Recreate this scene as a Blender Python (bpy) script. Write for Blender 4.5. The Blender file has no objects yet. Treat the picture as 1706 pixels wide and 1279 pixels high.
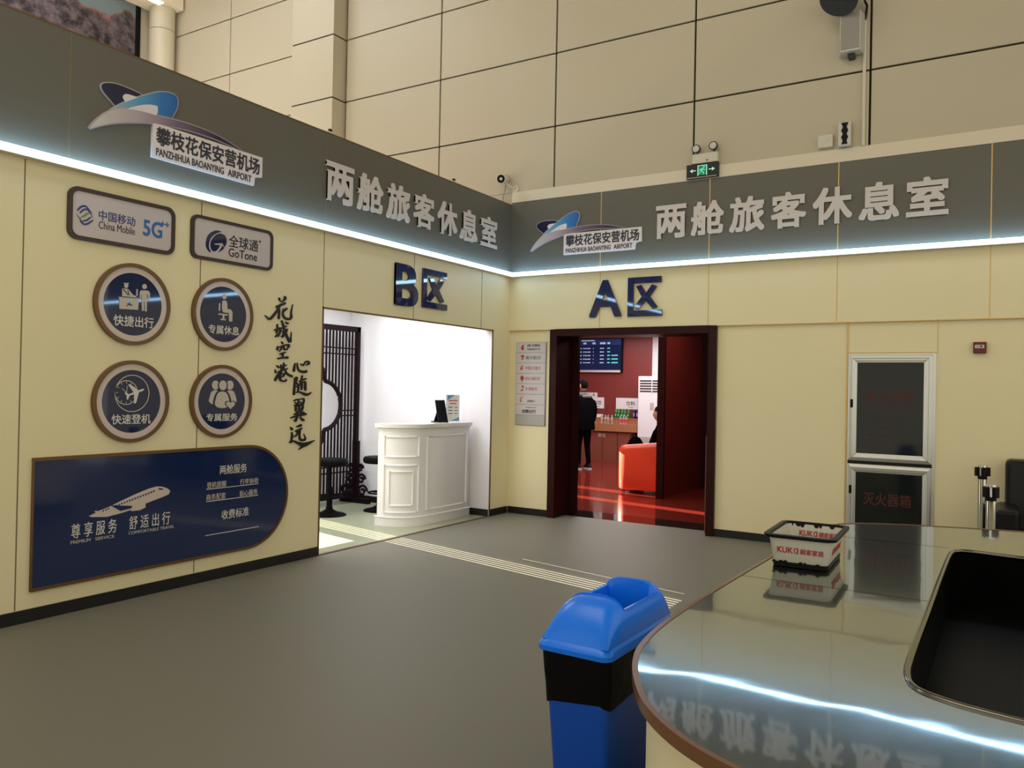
import bpy, bmesh, math, random
from mathutils import Vector, Matrix
random.seed(7)
sc = bpy.context.scene
COL = sc.collection
PI = math.pi

# ------------------------------------------------------------------ camera
CAM = Vector((5.468, -8.770, 1.60)); YAW, PITCH, ROLL, FPX = 0.552736, 0.006699, 0.019686, 1324.52
_f = Vector((-math.sin(YAW)*math.cos(PITCH), math.cos(YAW)*math.cos(PITCH), math.sin(PITCH)))
_r0 = Vector((math.cos(YAW), math.sin(YAW), 0)); _u0 = _r0.cross(_f)
_r = _r0*math.cos(ROLL) + _u0*math.sin(ROLL); _u = _u0*math.cos(ROLL) - _r0*math.sin(ROLL)
cam_data = bpy.data.cameras.new('camera'); cam = bpy.data.objects.new('camera', cam_data); COL.objects.link(cam)
cam_data.sensor_width = 36; cam_data.lens = FPX/1706*36; cam_data.clip_end = 200
cam.matrix_world = Matrix(((_r.x, _u.x, -_f.x, CAM.x), (_r.y, _u.y, -_f.y, CAM.y), (_r.z, _u.z, -_f.z, CAM.z), (0, 0, 0, 1)))
sc.camera = cam

# ------------------------------------------------------------------ world, sun, large lamps, added fills, exposure
w = bpy.data.worlds.new('world'); sc.world = w; w.use_nodes = True
w.node_tree.nodes['Background'].inputs[0].default_value = (1.0, 0.93, 0.76, 1)
w.node_tree.nodes['Background'].inputs[1].default_value = 0.98
def light(name, kind, loc, energy, color, aim=None, size=None, **kw):
    d = bpy.data.lights.new(name, kind); o = bpy.data.objects.new(name, d); COL.objects.link(o)
    o.location = loc; d.energy = energy; d.color = color
    if aim is not None: o.rotation_euler = (Vector(aim)-Vector(loc)).to_track_quat('-Z', 'Y').to_euler()
    if size: d.shape = 'RECTANGLE'; d.size, d.size_y = size
    for k, v in kw.items(): setattr(d, k, v)
    return o
light('sun', 'SUN', (-20, 4, 9), 40.0, (1.0, 0.90, 0.74), aim=(-20+10, 4-2.05, 9-3.6), angle=math.radians(0.04))
light('rear_area_lamp', 'AREA', (-4.6, -3.4, 8.8), 170, (0.95, 0.97, 1.0), aim=(-4.6, -2.8, 0), size=(4, 3))
light('hall_lamp', 'AREA', (2.0, -7.0, 9.2), 150, (1.0, 0.90, 0.72), aim=(2.0, -7.0, 0), size=(5, 4))
light('side_room_lamp', 'AREA', (-1.0, -2.6, 2.74), 105, (0.96, 0.96, 1.0), aim=(-1.0, -2.6, 0), size=(1.6, 3.8))
light('lounge_lamp', 'AREA', (-1.0, 5.6, 2.88), 190, (1.0, 0.93, 0.90), aim=(-1.0, 5.6, 0), size=(3.0, 4.5))
light('lounge_front_fill', 'AREA', (-1.2, 1.5, 2.88), 75, (1.0, 0.92, 0.88), aim=(-1.2, 1.5, 0), size=(2.5, 1.2))  # added fill light for the sofa front, floor and people
light('lounge_entry_fill', 'AREA', (2.1, 2.2, 2.88), 26, (1.0, 0.88, 0.80), aim=(2.1, 2.2, 0), size=(1.2, 2.2))  # added fill that brightens the right-hand face of the partition
vs = sc.view_settings
vs.view_transform = 'Standard'; vs.look = 'None'; vs.exposure = 0.0; vs.gamma = 1.0; vs.use_curve_mapping = False
sc.cycles.use_denoising = True
sc.cycles.max_bounces = 8

# ------------------------------------------------------------------ materials
def mat(name, col, rough=0.5, metal=0.0, spec=0.5, emit=None, es=0.0, noise=0.0, nscale=20.0, bump=0.0, bscale=60.0, coat=0.0, alpha=None, trans=0.0, ior=1.45, stretch=None):
    m = bpy.data.materials.new(name); m.use_nodes = True
    nt = m.node_tree; b = nt.nodes['Principled BSDF']
    b.inputs['Base Color'].default_value = (*col, 1); b.inputs['Roughness'].default_value = rough
    b.inputs['Metallic'].default_value = metal; b.inputs['Specular IOR Level'].default_value = spec
    b.inputs['Coat Weight'].default_value = coat; b.inputs['Coat Roughness'].default_value = 0.05
    b.inputs['IOR'].default_value = ior
    if trans: b.inputs['Transmission Weight'].default_value = trans
    if emit: b.inputs['Emission Color'].default_value = (*emit, 1); b.inputs['Emission Strength'].default_value = es
    if noise or bump:
        tc = nt.nodes.new('ShaderNodeTexCoord'); mp = nt.nodes.new('ShaderNodeMapping')
        nt.links.new(tc.outputs['Object'], mp.inputs['Vector'])
        if stretch: mp.inputs['Scale'].default_value = stretch
    if noise:
        n = nt.nodes.new('ShaderNodeTexNoise'); n.inputs['Scale'].default_value = nscale; n.inputs['Detail'].default_value = 6
        nt.links.new(mp.outputs[0], n.inputs['Vector'])
        mx = nt.nodes.new('ShaderNodeMix'); mx.data_type = 'RGBA'
        mx.inputs[6].default_value = (*[c*(1-noise) for c in col], 1); mx.inputs[7].default_value = (*[min(1, c*(1+noise)) for c in col], 1)
        nt.links.new(n.outputs['Fac'], mx.inputs[0]); nt.links.new(mx.outputs[2], b.inputs['Base Color'])
    if bump:
        n2 = nt.nodes.new('ShaderNodeTexNoise'); n2.inputs['Scale'].default_value = bscale; n2.inputs['Detail'].default_value = 3
        nt.links.new(mp.outputs[0], n2.inputs['Vector'])
        bp = nt.nodes.new('ShaderNodeBump'); bp.inputs['Strength'].default_value = bump; bp.inputs['Distance'].default_value = 0.01
        nt.links.new(n2.outputs['Fac'], bp.inputs['Height']); nt.links.new(bp.outputs[0], b.inputs['Normal'])
    return m
M = {}
M['cream'] = mat('cream_cladding', (0.83, 0.745, 0.480), 0.42, spec=0.4, noise=0.03, nscale=1.5)
M['cream_panel'] = mat('cream_wall_panel', (0.51, 0.45, 0.335), 0.40, spec=0.4, noise=0.03, nscale=1.2)
M['cream_edge'] = mat('cream_coping', (0.70, 0.62, 0.48), 0.5)
M['grey_fascia'] = mat('grey_fascia', (0.125, 0.120, 0.098), 0.38, spec=0.4, noise=0.03, nscale=2)
M['gap'] = mat('dark_groove', (0.012, 0.011, 0.010), 0.8)
M['seam'] = mat('seam_brown', (0.20, 0.16, 0.08), 0.6)  # dull brown of the thin panel joints
M['gold'] = mat('gold_trim', (0.62, 0.40, 0.14), 0.35, metal=0.6)
M['bronze'] = mat('bronze_trim', (0.17, 0.095, 0.045), 0.35, metal=0.55)
M['bronze_dark'] = mat('dark_bronze_frame', (0.060, 0.042, 0.034), 0.35, metal=0.4)
M['skirting'] = mat('black_skirting', (0.012, 0.012, 0.013), 0.35)
M['floor'] = mat('grey_vinyl_floor', (0.192, 0.185, 0.150), 0.50, spec=0.18, noise=0.10, nscale=90, bump=0.03, bscale=30)
M['floor_green'] = mat('green_grey_vinyl', (0.34, 0.36, 0.25), 0.30, spec=0.5, noise=0.05, nscale=60)
M['led'] = mat('led_diffuser', (1, 1, 1), 0.5, emit=(0.36, 0.65, 1.0), es=15.0)
M['white_wall'] = mat('white_plaster', (0.80, 0.79, 0.83), 0.6)
M['white_paint'] = mat('white_lacquer', (0.90, 0.885, 0.895), 0.35)
M['stone_top'] = mat('white_stone', (0.78, 0.77, 0.72), 0.15, noise=0.06, nscale=9)
M['letter'] = mat('white_letter', (0.62, 0.57, 0.55), 0.45)
M['navy_letter'] = mat('navy_acrylic', (0.012, 0.018, 0.085), 0.025, spec=0.6, coat=0.4)
M['navy'] = mat('navy_acrylic_face', (0.011, 0.020, 0.075), 0.03, spec=0.6, coat=0.3)
M['navy_panel'] = mat('navy_panel_face', (0.008, 0.020, 0.085), 0.10, spec=0.6, coat=0.4)
M['sign_face'] = mat('pale_sign_face', (0.56, 0.50, 0.50), 0.12, spec=0.5)
M['ring_face'] = mat('pale_ring_face', (0.62, 0.53, 0.49), 0.12, spec=0.5)
M['ink'] = mat('black_lettering', (0.010, 0.010, 0.014), 0.4)
M['ink_soft'] = mat('dark_grey_lettering', (0.03, 0.03, 0.045), 0.5)
M['pict'] = mat('pale_pictogram', (0.55, 0.50, 0.45), 0.5)
M['pict_bright'] = mat('pale_lettering', (0.68, 0.66, 0.64), 0.5)
M['blue_ink'] = mat('blue_print', (0.03, 0.05, 0.22), 0.4)
M['blue_mid'] = mat('bright_blue_print', (0.03, 0.13, 0.42), 0.35)
M['green_ink'] = mat('green_print', (0.16, 0.30, 0.05), 0.4)
M['logo_navy'] = mat('logo_navy', (0.006, 0.008, 0.045), 0.3)
M['logo_white'] = mat('logo_white', (0.72, 0.66, 0.68), 0.4)
M['logo_pale'] = mat('logo_silver_pink', (0.42, 0.35, 0.38), 0.4)
M['red_ink'] = mat('red_print', (0.45, 0.03, 0.04), 0.4)
M['orange_ink'] = mat('orange_print', (0.55, 0.16, 0.06), 0.4)
M['dir_face'] = mat('directory_face', (0.58, 0.54, 0.56), 0.3)
M['dir_blank'] = mat('brushed_silver_face', (0.45, 0.44, 0.42), 0.35, metal=0.4)
M['grey_metal'] = mat('grey_metal', (0.30, 0.30, 0.30), 0.35, metal=0.8)
M['wenge'] = mat('dark_wenge', (0.026, 0.004, 0.004), 0.36, spec=0.2, noise=0.3, nscale=8, stretch=(12, 12, 0.6))
M['red_wood'] = mat('red_brown_veneer', (0.16, 0.016, 0.012), 0.28, noise=0.22, nscale=6, stretch=(10, 10, 0.4))
M['red_wall'] = mat('red_veneer_wall', (0.21, 0.040, 0.037), 0.4, noise=0.18, nscale=5, stretch=(14, 14, 0.5))
M['red_floor'] = mat('polished_red_floor', (0.165, 0.018, 0.012), 0.13, spec=0.6, noise=0.15, nscale=5, stretch=(1, 8, 1))
M['granite'] = mat('black_granite', (0.020, 0.014, 0.013), 0.06, spec=0.7, noise=0.4, nscale=80)
M['alu'] = mat('brushed_aluminium', (0.62, 0.63, 0.60), 0.32, metal=0.9)
M['dark_glass'] = mat('dark_cabinet_glass', (0.010, 0.013, 0.011), 0.06, spec=0.40)
M['faded_red'] = mat('faded_red_print', (0.075, 0.009, 0.012), 0.5)
M['chrome'] = mat('chrome', (0.70, 0.70, 0.70), 0.10, metal=1.0)
M['black_plastic'] = mat('black_plastic', (0.006, 0.006, 0.007), 0.42, spec=0.15)
M['black_bag'] = mat('black_polythene', (0.004, 0.004, 0.005), 0.40, spec=0.10, bump=0.5, bscale=9)
M['blue_plastic'] = mat('blue_plastic', (0.004, 0.19, 1.0), 0.26, spec=0.5)
M['blue_body'] = mat('blue_plastic_body', (0.002, 0.075, 0.52), 0.38, spec=0.5)
M['stool_black'] = mat('stool_black', (0.003, 0.003, 0.003), 0.5, spec=0.06)
M['leather'] = mat('black_leather', (0.006, 0.006, 0.007), 0.36, spec=0.3, bump=0.15, bscale=90)
M['tub_white'] = mat('cream_basket_plastic', (0.62, 0.60, 0.50), 0.3)
M['off_white'] = mat('off_white_plastic', (0.62, 0.58, 0.46), 0.4)
M['silver_plastic'] = mat('silver_plastic', (0.55, 0.53, 0.48), 0.4, metal=0.2)
M['mesh_grey'] = mat('speaker_mesh', (0.30, 0.28, 0.25), 0.6, noise=0.3, nscale=120)
M['dark_grey'] = mat('dark_grey_casing', (0.030, 0.029, 0.027), 0.5)
M['sign_black'] = mat('exit_sign_black', (0.006, 0.010, 0.009), 0.25)
M['exit_green'] = mat('exit_sign_green', (0.05, 0.5, 0.25), 0.4, emit=(0.10, 0.85, 0.45), es=0.55)
M['exit_pale'] = mat('exit_sign_pale', (0.5, 0.8, 0.7), 0.4, emit=(0.55, 0.9, 0.75), es=0.35)
M['exit_dark'] = mat('exit_sign_field', (0.0, 0.10, 0.05), 0.4, emit=(0.0, 0.35, 0.16), es=0.25)
M['alarm_red'] = mat('alarm_red', (0.13, 0.008, 0.010), 0.35)
M['white_label'] = mat('white_label', (0.62, 0.60, 0.58), 0.5)
M['lacquer_dark'] = mat('dark_rosewood', (0.010, 0.004, 0.006), 0.5, spec=0.10)
M['sofa_red'] = mat('red_leather', (0.80, 0.075, 0.028), 0.33, spec=0.5)
M['black_cloth'] = mat('black_cloth', (0.004, 0.004, 0.005), 1.0, spec=0.0)
M['scarf'] = mat('grey_scarf', (0.16, 0.15, 0.15), 0.9, noise=0.9, nscale=30)
M['skin'] = mat('skin', (0.55, 0.32, 0.23), 0.5)
M['hair'] = mat('black_hair', (0.004, 0.004, 0.004), 0.8, spec=0.1)
M['sole'] = mat('white_sole', (0.6, 0.6, 0.58), 0.6)
M['ac_white'] = mat('white_appliance', (0.80, 0.80, 0.84), 0.35)
M['wood_light'] = mat('light_brown_wood', (0.38, 0.17, 0.085), 0.35, noise=0.12, nscale=6, stretch=(0.7, 12, 12))
M['wood_mid'] = mat('brown_red_wood', (0.24, 0.075, 0.050), 0.35, noise=0.12, nscale=6, stretch=(12, 12, 0.7))
M['screen_off'] = mat('flight_screen', (0.004, 0.008, 0.03), 0.2, emit=(0.004, 0.014, 0.07), es=0.6)
M['scr_white'] = mat('screen_white_text', (0.5, 0.6, 0.7), 0.5, emit=(0.6, 0.75, 0.9), es=0.35)
M['scr_green'] = mat('screen_green_text', (0.1, 0.6, 0.5), 0.5, emit=(0.15, 0.8, 0.65), es=0.4)
M['scr_head'] = mat('screen_header', (0.005, 0.01, 0.05), 0.5, emit=(0.010, 0.035, 0.16), es=0.5)
M['green_bottle'] = mat('green_bottle', (0.01, 0.22, 0.05), 0.15, spec=0.6)
M['yellow_cap'] = mat('yellow_cap', (0.6, 0.45, 0.03), 0.4)
M['blue_can'] = mat('blue_can', (0.02, 0.03, 0.16), 0.25, metal=0.3)
M['clear_bottle'] = mat('clear_bottle', (0.85, 0.88, 0.88), 0.1, trans=0.75, spec=0.6)
M['red_label'] = mat('red_bottle_label', (0.65, 0.06, 0.09), 0.4)
M['gold_label'] = mat('ochre_bottle_label', (0.45, 0.25, 0.10), 0.4)
M['glass'] = mat('clear_glass', (0.9, 0.92, 0.92), 0.03, trans=0.9)
M['desk_black'] = mat('black_laminate', (0.0025, 0.0025, 0.0025), 0.4, spec=0.05)
M['edge_copper'] = mat('copper_wood_edging', (0.16, 0.075, 0.034), 0.25, spec=0.5)
M['edge_chrome'] = mat('dark_chrome_edging', (0.15, 0.145, 0.13), 0.14, metal=1.0)
M['tablet_screen'] = mat('tablet_screen', (0.010, 0.010, 0.014), 0.12)

# wavy brushed stainless steel for the desk top
m = bpy.data.materials.new('brushed_stainless_steel'); m.use_nodes = True; nt = m.node_tree; b = nt.nodes['Principled BSDF']
b.inputs['Metallic'].default_value = 1.0; b.inputs['Base Color'].default_value = (0.33, 0.365, 0.355, 1)
tc = nt.nodes.new('ShaderNodeTexCoord')
mp = nt.nodes.new('ShaderNodeMapping'); mp.inputs['Scale'].default_value = (1.0, 60.0, 1.0); nt.links.new(tc.outputs['Object'], mp.inputs['Vector'])
n1 = nt.nodes.new('ShaderNodeTexNoise'); n1.inputs['Scale'].default_value = 3.0; n1.inputs['Detail'].default_value = 4; nt.links.new(mp.outputs[0], n1.inputs['Vector'])
mr = nt.nodes.new('ShaderNodeMapRange'); mr.inputs[3].default_value = 0.022; mr.inputs[4].default_value = 0.055
nt.links.new(n1.outputs['Fac'], mr.inputs[0]); nt.links.new(mr.outputs[0], b.inputs['Roughness'])
n2 = nt.nodes.new('ShaderNodeTexNoise'); n2.inputs['Scale'].default_value = 2.2; n2.inputs['Detail'].default_value = 2; nt.links.new(tc.outputs['Object'], n2.inputs['Vector'])
bp = nt.nodes.new('ShaderNodeBump'); bp.inputs['Strength'].default_value = 0.16; bp.inputs['Distance'].default_value = 0.010
nt.links.new(n2.outputs['Fac'], bp.inputs['Height']); nt.links.new(bp.outputs[0], b.inputs['Normal'])
b2_ = nt.nodes.new('ShaderNodeBsdfPrincipled'); b2_.inputs['Metallic'].default_value = 1.0; b2_.inputs['Base Color'].default_value = (0.33, 0.365, 0.355, 1); b2_.inputs['Roughness'].default_value = 0.17
nt.links.new(bp.outputs[0], b2_.inputs['Normal']); ms = nt.nodes.new('ShaderNodeMixShader'); ms.inputs[0].default_value = 0.42
nt.links.new(b.outputs[0], ms.inputs[1]); nt.links.new(b2_.outputs[0], ms.inputs[2]); nt.links.new(ms.outputs[0], nt.nodes['Material Output'].inputs['Surface'])
M['steel'] = m

# logo fade (printed colour blend on the logo itself): object-space ramp along u
def ramp_mat(name, u0, u1, stops, rough=0.35):
    m = bpy.data.materials.new(name); m.use_nodes = True; nt = m.node_tree; b = nt.nodes['Principled BSDF']; b.inputs['Roughness'].default_value = rough
    tc = nt.nodes.new('ShaderNodeTexCoord'); sx = nt.nodes.new('ShaderNodeSeparateXYZ'); nt.links.new(tc.outputs['Object'], sx.inputs[0])
    mr = nt.nodes.new('ShaderNodeMapRange'); mr.inputs[1].default_value = u0; mr.inputs[2].default_value = u1; nt.links.new(sx.outputs[0], mr.inputs[0])
    cr = nt.nodes.new('ShaderNodeValToRGB'); nt.links.new(mr.outputs[0], cr.inputs[0]); nt.links.new(cr.outputs[0], b.inputs['Base Color'])
    e = cr.color_ramp.elements
    while len(e) < len(stops): e.new(0.5)
    for i, (p, c) in enumerate(stops): e[i].position = p; e[i].color = (*c, 1)
    return m
M['logo_blue'] = ramp_mat('logo_blue_blend', 0.0, 0.65, [(0, (0.42, 0.46, 0.48)), (0.45, (0.10, 0.34, 0.55)), (0.8, (0.02, 0.16, 0.45)), (1, (0.01, 0.10, 0.36))])
M['logo_tail'] = ramp_mat('logo_tail_blend', 0.0, 1.28, [(0, (0.55, 0.53, 0.50)), (0.25, (0.42, 0.34, 0.38)), (0.5, (0.16, 0.11, 0.17)), (0.8, (0.015, 0.014, 0.06))])

# mountain picture of the billboard
m = bpy.data.materials.new('mountain_picture'); m.use_nodes = True; nt = m.node_tree; b = nt.nodes['Principled BSDF']; b.inputs['Roughness'].default_value = 0.4
tc = nt.nodes.new('ShaderNodeTexCoord'); sx = nt.nodes.new('ShaderNodeSeparateXYZ'); nt.links.new(tc.outputs['Object'], sx.inputs[0])
def nn(scale, detail, rough=0.6):
    n = nt.nodes.new('ShaderNodeTexNoise'); n.inputs['Scale'].default_value = scale; n.inputs['Detail'].default_value = detail; n.inputs['Roughness'].default_value = rough
    nt.links.new(tc.outputs['Object'], n.inputs['Vector']); return n
def mth(op, a, bb, clamp=False):
    n = nt.nodes.new('ShaderNodeMath'); n.operation = op; n.use_clamp = clamp
    for i, x in enumerate((a, bb)):
        if isinstance(x, (int, float)): n.inputs[i].default_value = x
        else: nt.links.new(x, n.inputs[i])
    return n.outputs[0]
ridge = nn(1.1, 3, 0.5)
hgt = mth('ADD', mth('MULTIPLY', ridge.outputs['Fac'], 2.4), mth('MULTIPLY', sx.outputs['Y'], -0.10))     # ridge height falls towards the right end
lim = mth('SUBTRACT', mth('ADD', hgt, 1.05), sx.outputs['Z'])
rockmask = mth('MULTIPLY', lim, 12, True)
rock = nn(7, 10, 0.72); cr = nt.nodes.new('ShaderNodeValToRGB'); nt.links.new(rock.outputs['Fac'], cr.inputs[0])
e = cr.color_ramp.elements; e[0].position = 0.40; e[0].color = (0.010, 0.007, 0.010, 1); e[1].position = 0.72; e[1].color = (0.16, 0.12, 0.13, 1)
glow = mth('MULTIPLY', mth('SUBTRACT', 0.20, lim), 4.0, True)
mx1 = nt.nodes.new('ShaderNodeMix'); mx1.data_type = 'RGBA'; nt.links.new(mth('MULTIPLY', glow, rock.outputs['Fac']), mx1.inputs[0]); nt.links.new(cr.outputs[0], mx1.inputs[6]); mx1.inputs[7].default_value = (0.34, 0.085, 0.06, 1)
mx2 = nt.nodes.new('ShaderNodeMix'); mx2.data_type = 'RGBA'; nt.links.new(rockmask, mx2.inputs[0]); mx2.inputs[6].default_value = (0.12, 0.15, 0.16, 1); nt.links.new(mx1.outputs[2], mx2.inputs[7])
nt.links.new(mx2.outputs[2], b.inputs['Base Color'])
M['mountain'] = m

# ------------------------------------------------------------------ builders
class MB:
    def __init__(s): s.v = []; s.f = []
    def add(s, vs, fs):
        o = len(s.v); s.v += [tuple(p) for p in vs]; s.f += [tuple(i+o for i in f) for f in fs]; return s
    def box(s, x0, x1, y0, y1, z0, z1):
        return s.add([(x0, y0, z0), (x1, y0, z0), (x1, y1, z0), (x0, y1, z0), (x0, y0, z1), (x1, y0, z1), (x1, y1, z1), (x0, y1, z1)],
                     [(3, 2, 1, 0), (4, 5, 6, 7), (0, 1, 5, 4), (1, 2, 6, 5), (2, 3, 7, 6), (3, 0, 4, 7)])
    def loft(s, rings, cap=True, closed=True):
        n = len(rings[0]); o = len(s.v)
        for r in rings: s.v += [tuple(p) for p in r]
        for k in range(len(rings)-1):
            for i in range(n if closed else n-1):
                j = (i+1) % n; s.f.append((o+k*n+i, o+k*n+j, o+(k+1)*n+j, o+(k+1)*n+i))
        if cap: s.f.append(tuple(o+i for i in reversed(range(n)))); s.f.append(tuple(o+(len(rings)-1)*n+i for i in range(n)))
        return s
    def lathe(s, prof, c=(0, 0, 0), n=32, axis='z'):
        rings = []
        for r, h in prof:
            ring = []
            for i in range(n):
                a = 2*PI*i/n; x, y = r*math.cos(a), r*math.sin(a)
                p = {'z': (x, y, h), 'x': (h, x, y), 'y': (y, h, x)}[axis]
                ring.append((p[0]+c[0], p[1]+c[1], p[2]+c[2]))
            rings.append(ring)
        return s.loft(rings)
    def tube(s, pts, r, n=10, closed=False):
        pts = [Vector(p) for p in pts]; rings = []; N = len(pts)
        for i, p in enumerate(pts):
            if closed: t = pts[(i+1) % N]-pts[i-1]
            else: t = pts[min(i+1, N-1)]-pts[max(i-1, 0)]
            t.normalize(); up = Vector((0, 0, 1)) if abs(t.z) < 0.95 else Vector((1, 0, 0))
            a = t.cross(up).normalized(); bb = a.cross(t).normalized(); rr = r[i] if isinstance(r, (list, tuple)) else r
            rings.append([p+a*rr*math.cos(2*PI*k/n)+bb*rr*math.sin(2*PI*k/n) for k in range(n)])
        if closed: rings.append(rings[0])
        return s.loft(rings, cap=not closed)
    def prism(s, pts, z0, z1):
        return s.loft([[(x, y, z0) for x, y in pts], [(x, y, z1) for x, y in pts]])
    def build(s, name, m, parent=None, bevel=0.0, smooth=False, seg=2, sub=0):
        me = bpy.data.meshes.new(name); me.from_pydata(s.v, [], s.f)
        bm = bmesh.new(); bm.from_mesh(me); bmesh.ops.remove_doubles(bm, verts=bm.verts, dist=1e-6); bmesh.ops.recalc_face_normals(bm, faces=bm.faces); bm.to_mesh(me); bm.free()
        me.materials.append(m if not isinstance(m, str) else M[m])
        o = bpy.data.objects.new(name, me); COL.objects.link(o); o.parent = parent
        if smooth:
            me.polygons.foreach_set('use_smooth', [True]*len(me.polygons))
            me.set_sharp_from_angle(angle=math.radians(40))
        if bevel: md = o.modifiers.new('bevel', 'BEVEL'); md.width = bevel; md.segments = seg; md.limit_method = 'ANGLE'; md.angle_limit = math.radians(50)
        if sub: md = o.modifiers.new('sub', 'SUBSURF'); md.levels = md.render_levels = sub
        return o
def bx(name, m, x0, x1, y0, y1, z0, z1, parent=None, bevel=0.0): return MB().box(x0, x1, y0, y1, z0, z1).build(name, m, parent, bevel)
def tag(o, label=None, cat=None, group=None, kind=None):
    for k, v in (('label', label), ('category', cat), ('group', group), ('kind', kind)):
        if v: o[k] = v
    return o
def thing(name, label, cat, loc=(0, 0, 0), rz=0.0, group=None):
    o = bpy.data.objects.new(name, None); COL.objects.link(o); o.empty_display_size = 0.1
    o.location = loc; o.rotation_euler = (0, 0, rz); return tag(o, label, cat, group)
def struct(o): o['kind'] = 'structure'; return o
def copy_tree(o, parent=None):
    c = o.copy(); COL.objects.link(c); c.parent = parent
    for ch in list(o.children): copy_tree(ch, c)
    return c

# wall frames: u to the right, v up, n out of the wall
F = {'L': Matrix(((0, 0, 1, 0), (1, 0, 0, 0), (0, 1, 0, 0), (0, 0, 0, 1))), 'B': Matrix(((1, 0, 0, 0), (0, 0, -1, 0), (0, 1, 0, 0), (0, 0, 0, 1)))}
def wp(side, px, py, plane=0.0):
    """photo pixel -> (u, v) on the left (x = plane) or back (y = plane) wall"""
    d = _f + _r*((px-853)/FPX) - _u*((py-639.5)/FPX); ax = 0 if side == 'L' else 1
    t = (plane-CAM[ax])/d[ax]; P = CAM + d*t; return (P[1-ax], P[2])
ORG = {}
def wthing(side, name, label, cat, u, v, n=0.0, group=None):
    o = thing(name, label, cat, group=group); o.matrix_world = F[side] @ Matrix.Translation((u, v, n)); ORG[o.name] = (u, v); return o
def org(parent):
    while parent is not None:
        if parent.name in ORG: return ORG[parent.name]
        parent = parent.parent
    return (0, 0)
_dg = None
def _curve_mesh(cu, name):
    o = bpy.data.objects.new('tmp', cu); COL.objects.link(o); bpy.context.view_layer.update()
    me = bpy.data.meshes.new_from_object(o.evaluated_get(bpy.context.evaluated_depsgraph_get())); bpy.data.objects.remove(o); me.name = name; return me
def _finish(me, name, m, parent, bare=False):
    me.materials.clear(); me.materials.append(M[m] if isinstance(m, str) else m)
    if bare: return me
    o = bpy.data.objects.new(name, me); COL.objects.link(o); o.parent = parent; return o
def shape(name, polys, n0, n1, m, parent):
    """filled outline(s) in absolute (u, v), extruded from n0 to n1; a polygon inside another is a hole"""
    ou, ov = org(parent); cu = bpy.data.curves.new('tmp', 'CURVE'); cu.dimensions = '2D'; cu.fill_mode = 'BOTH'; cu.extrude = (n1-n0)/2
    for pl in polys:
        s = cu.splines.new('POLY'); s.points.add(len(pl)-1); s.use_cyclic_u = True
        for i, (x, y) in enumerate(pl): s.points[i].co = (x-ou, y-ov, 0, 1)
    me = _curve_mesh(cu, name); bpy.data.curves.remove(cu)
    me.transform(Matrix.Translation((0, 0, (n0+n1)/2))); return _finish(me, name, m, parent)
def shapes(name, groups, n0, n1, m, parent):
    """several independent fills (may overlap) merged into one part"""
    ou, ov = org(parent); mb = MB()
    for pl in groups:
        pl = [(x-ou, y-ov) for x, y in pl]; a = sum(pl[i][0]*pl[(i+1) % len(pl)][1]-pl[(i+1) % len(pl)][0]*pl[i][1] for i in range(len(pl)))
        if a < 0: pl = pl[::-1]
        mb.prism(pl, n0, n1); n1 += 0.0002
    o = mb.build(name, m, parent)
    bm = bmesh.new(); bm.from_mesh(o.data); bmesh.ops.triangulate(bm, faces=bm.faces); bm.to_mesh(o.data); bm.free(); return o
def text(name, body, box, n0, n1, m, parent, bold=0.0, res=3, shear=0.0, bare=False, keep=False):
    ou, ov = org(parent); cu = bpy.data.curves.new('tmp', 'FONT'); cu.body = body; cu.extrude = 0.5; cu.resolution_u = res; cu.shear = shear
    me = _curve_mesh(cu, name); bpy.data.curves.remove(cu)
    vs = [tuple(v.co) for v in me.vertices]; fs = [tuple(p.vertices) for p in me.polygons]; nv = len(vs)
    if bold:                        # heavier weight: the glyph thickened in eight directions
        allv, allf = [], []
        for k in range(9):
            dx, dy = (bold*(k % 3-1), bold*(k//3-1))
            allv += [(x+dx, y+dy, z) for x, y, z in vs]; allf += [tuple(i+k*nv for i in f) for f in fs]
        vs, fs = allv, allf
    xs = [v[0] for v in vs]; ys = [v[1] for v in vs]
    x0, x1, y0, y1 = min(xs), max(xs), min(ys), max(ys); sx = (box[2]-box[0])/max(1e-6, x1-x0); sy = (box[3]-box[1])/max(1e-6, y1-y0)
    out = [((x-x0)*sx+box[0]-ou, (y-y0)*sy+box[1]-ov, n0+(z+0.5)*(n1-n0)+(i//nv)*0.00003) for i, (x, y, z) in enumerate(vs)]
    me = bpy.data.meshes.new(name); me.from_pydata(out, [], fs)
    return _finish(me, name, m, parent, bare)
def circ(cx, cy, r, n=64, ry=None, a0=0, a1=2*PI):
    full = abs(a1-a0-2*PI) < 1e-6; k = n if full else n+1
    return [(cx+r*math.cos(a0+(a1-a0)*i/n), cy+(ry or r)*math.sin(a0+(a1-a0)*i/n)) for i in range(k)]
def rect(u0, v0, u1, v1): return [(u0, v0), (u1, v0), (u1, v1), (u0, v1)]
def rrect(u0, v0, u1, v1, r, n=8):
    out = []
    for cx, cy, a in ((u1-r, v1-r, 0), (u0+r, v1-r, PI/2), (u0+r, v0+r, PI), (u1-r, v0+r, 1.5*PI)):
        out += [(cx+r*math.cos(a+PI/2*i/n), cy+r*math.sin(a+PI/2*i/n)) for i in range(n+1)]
    return out
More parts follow.
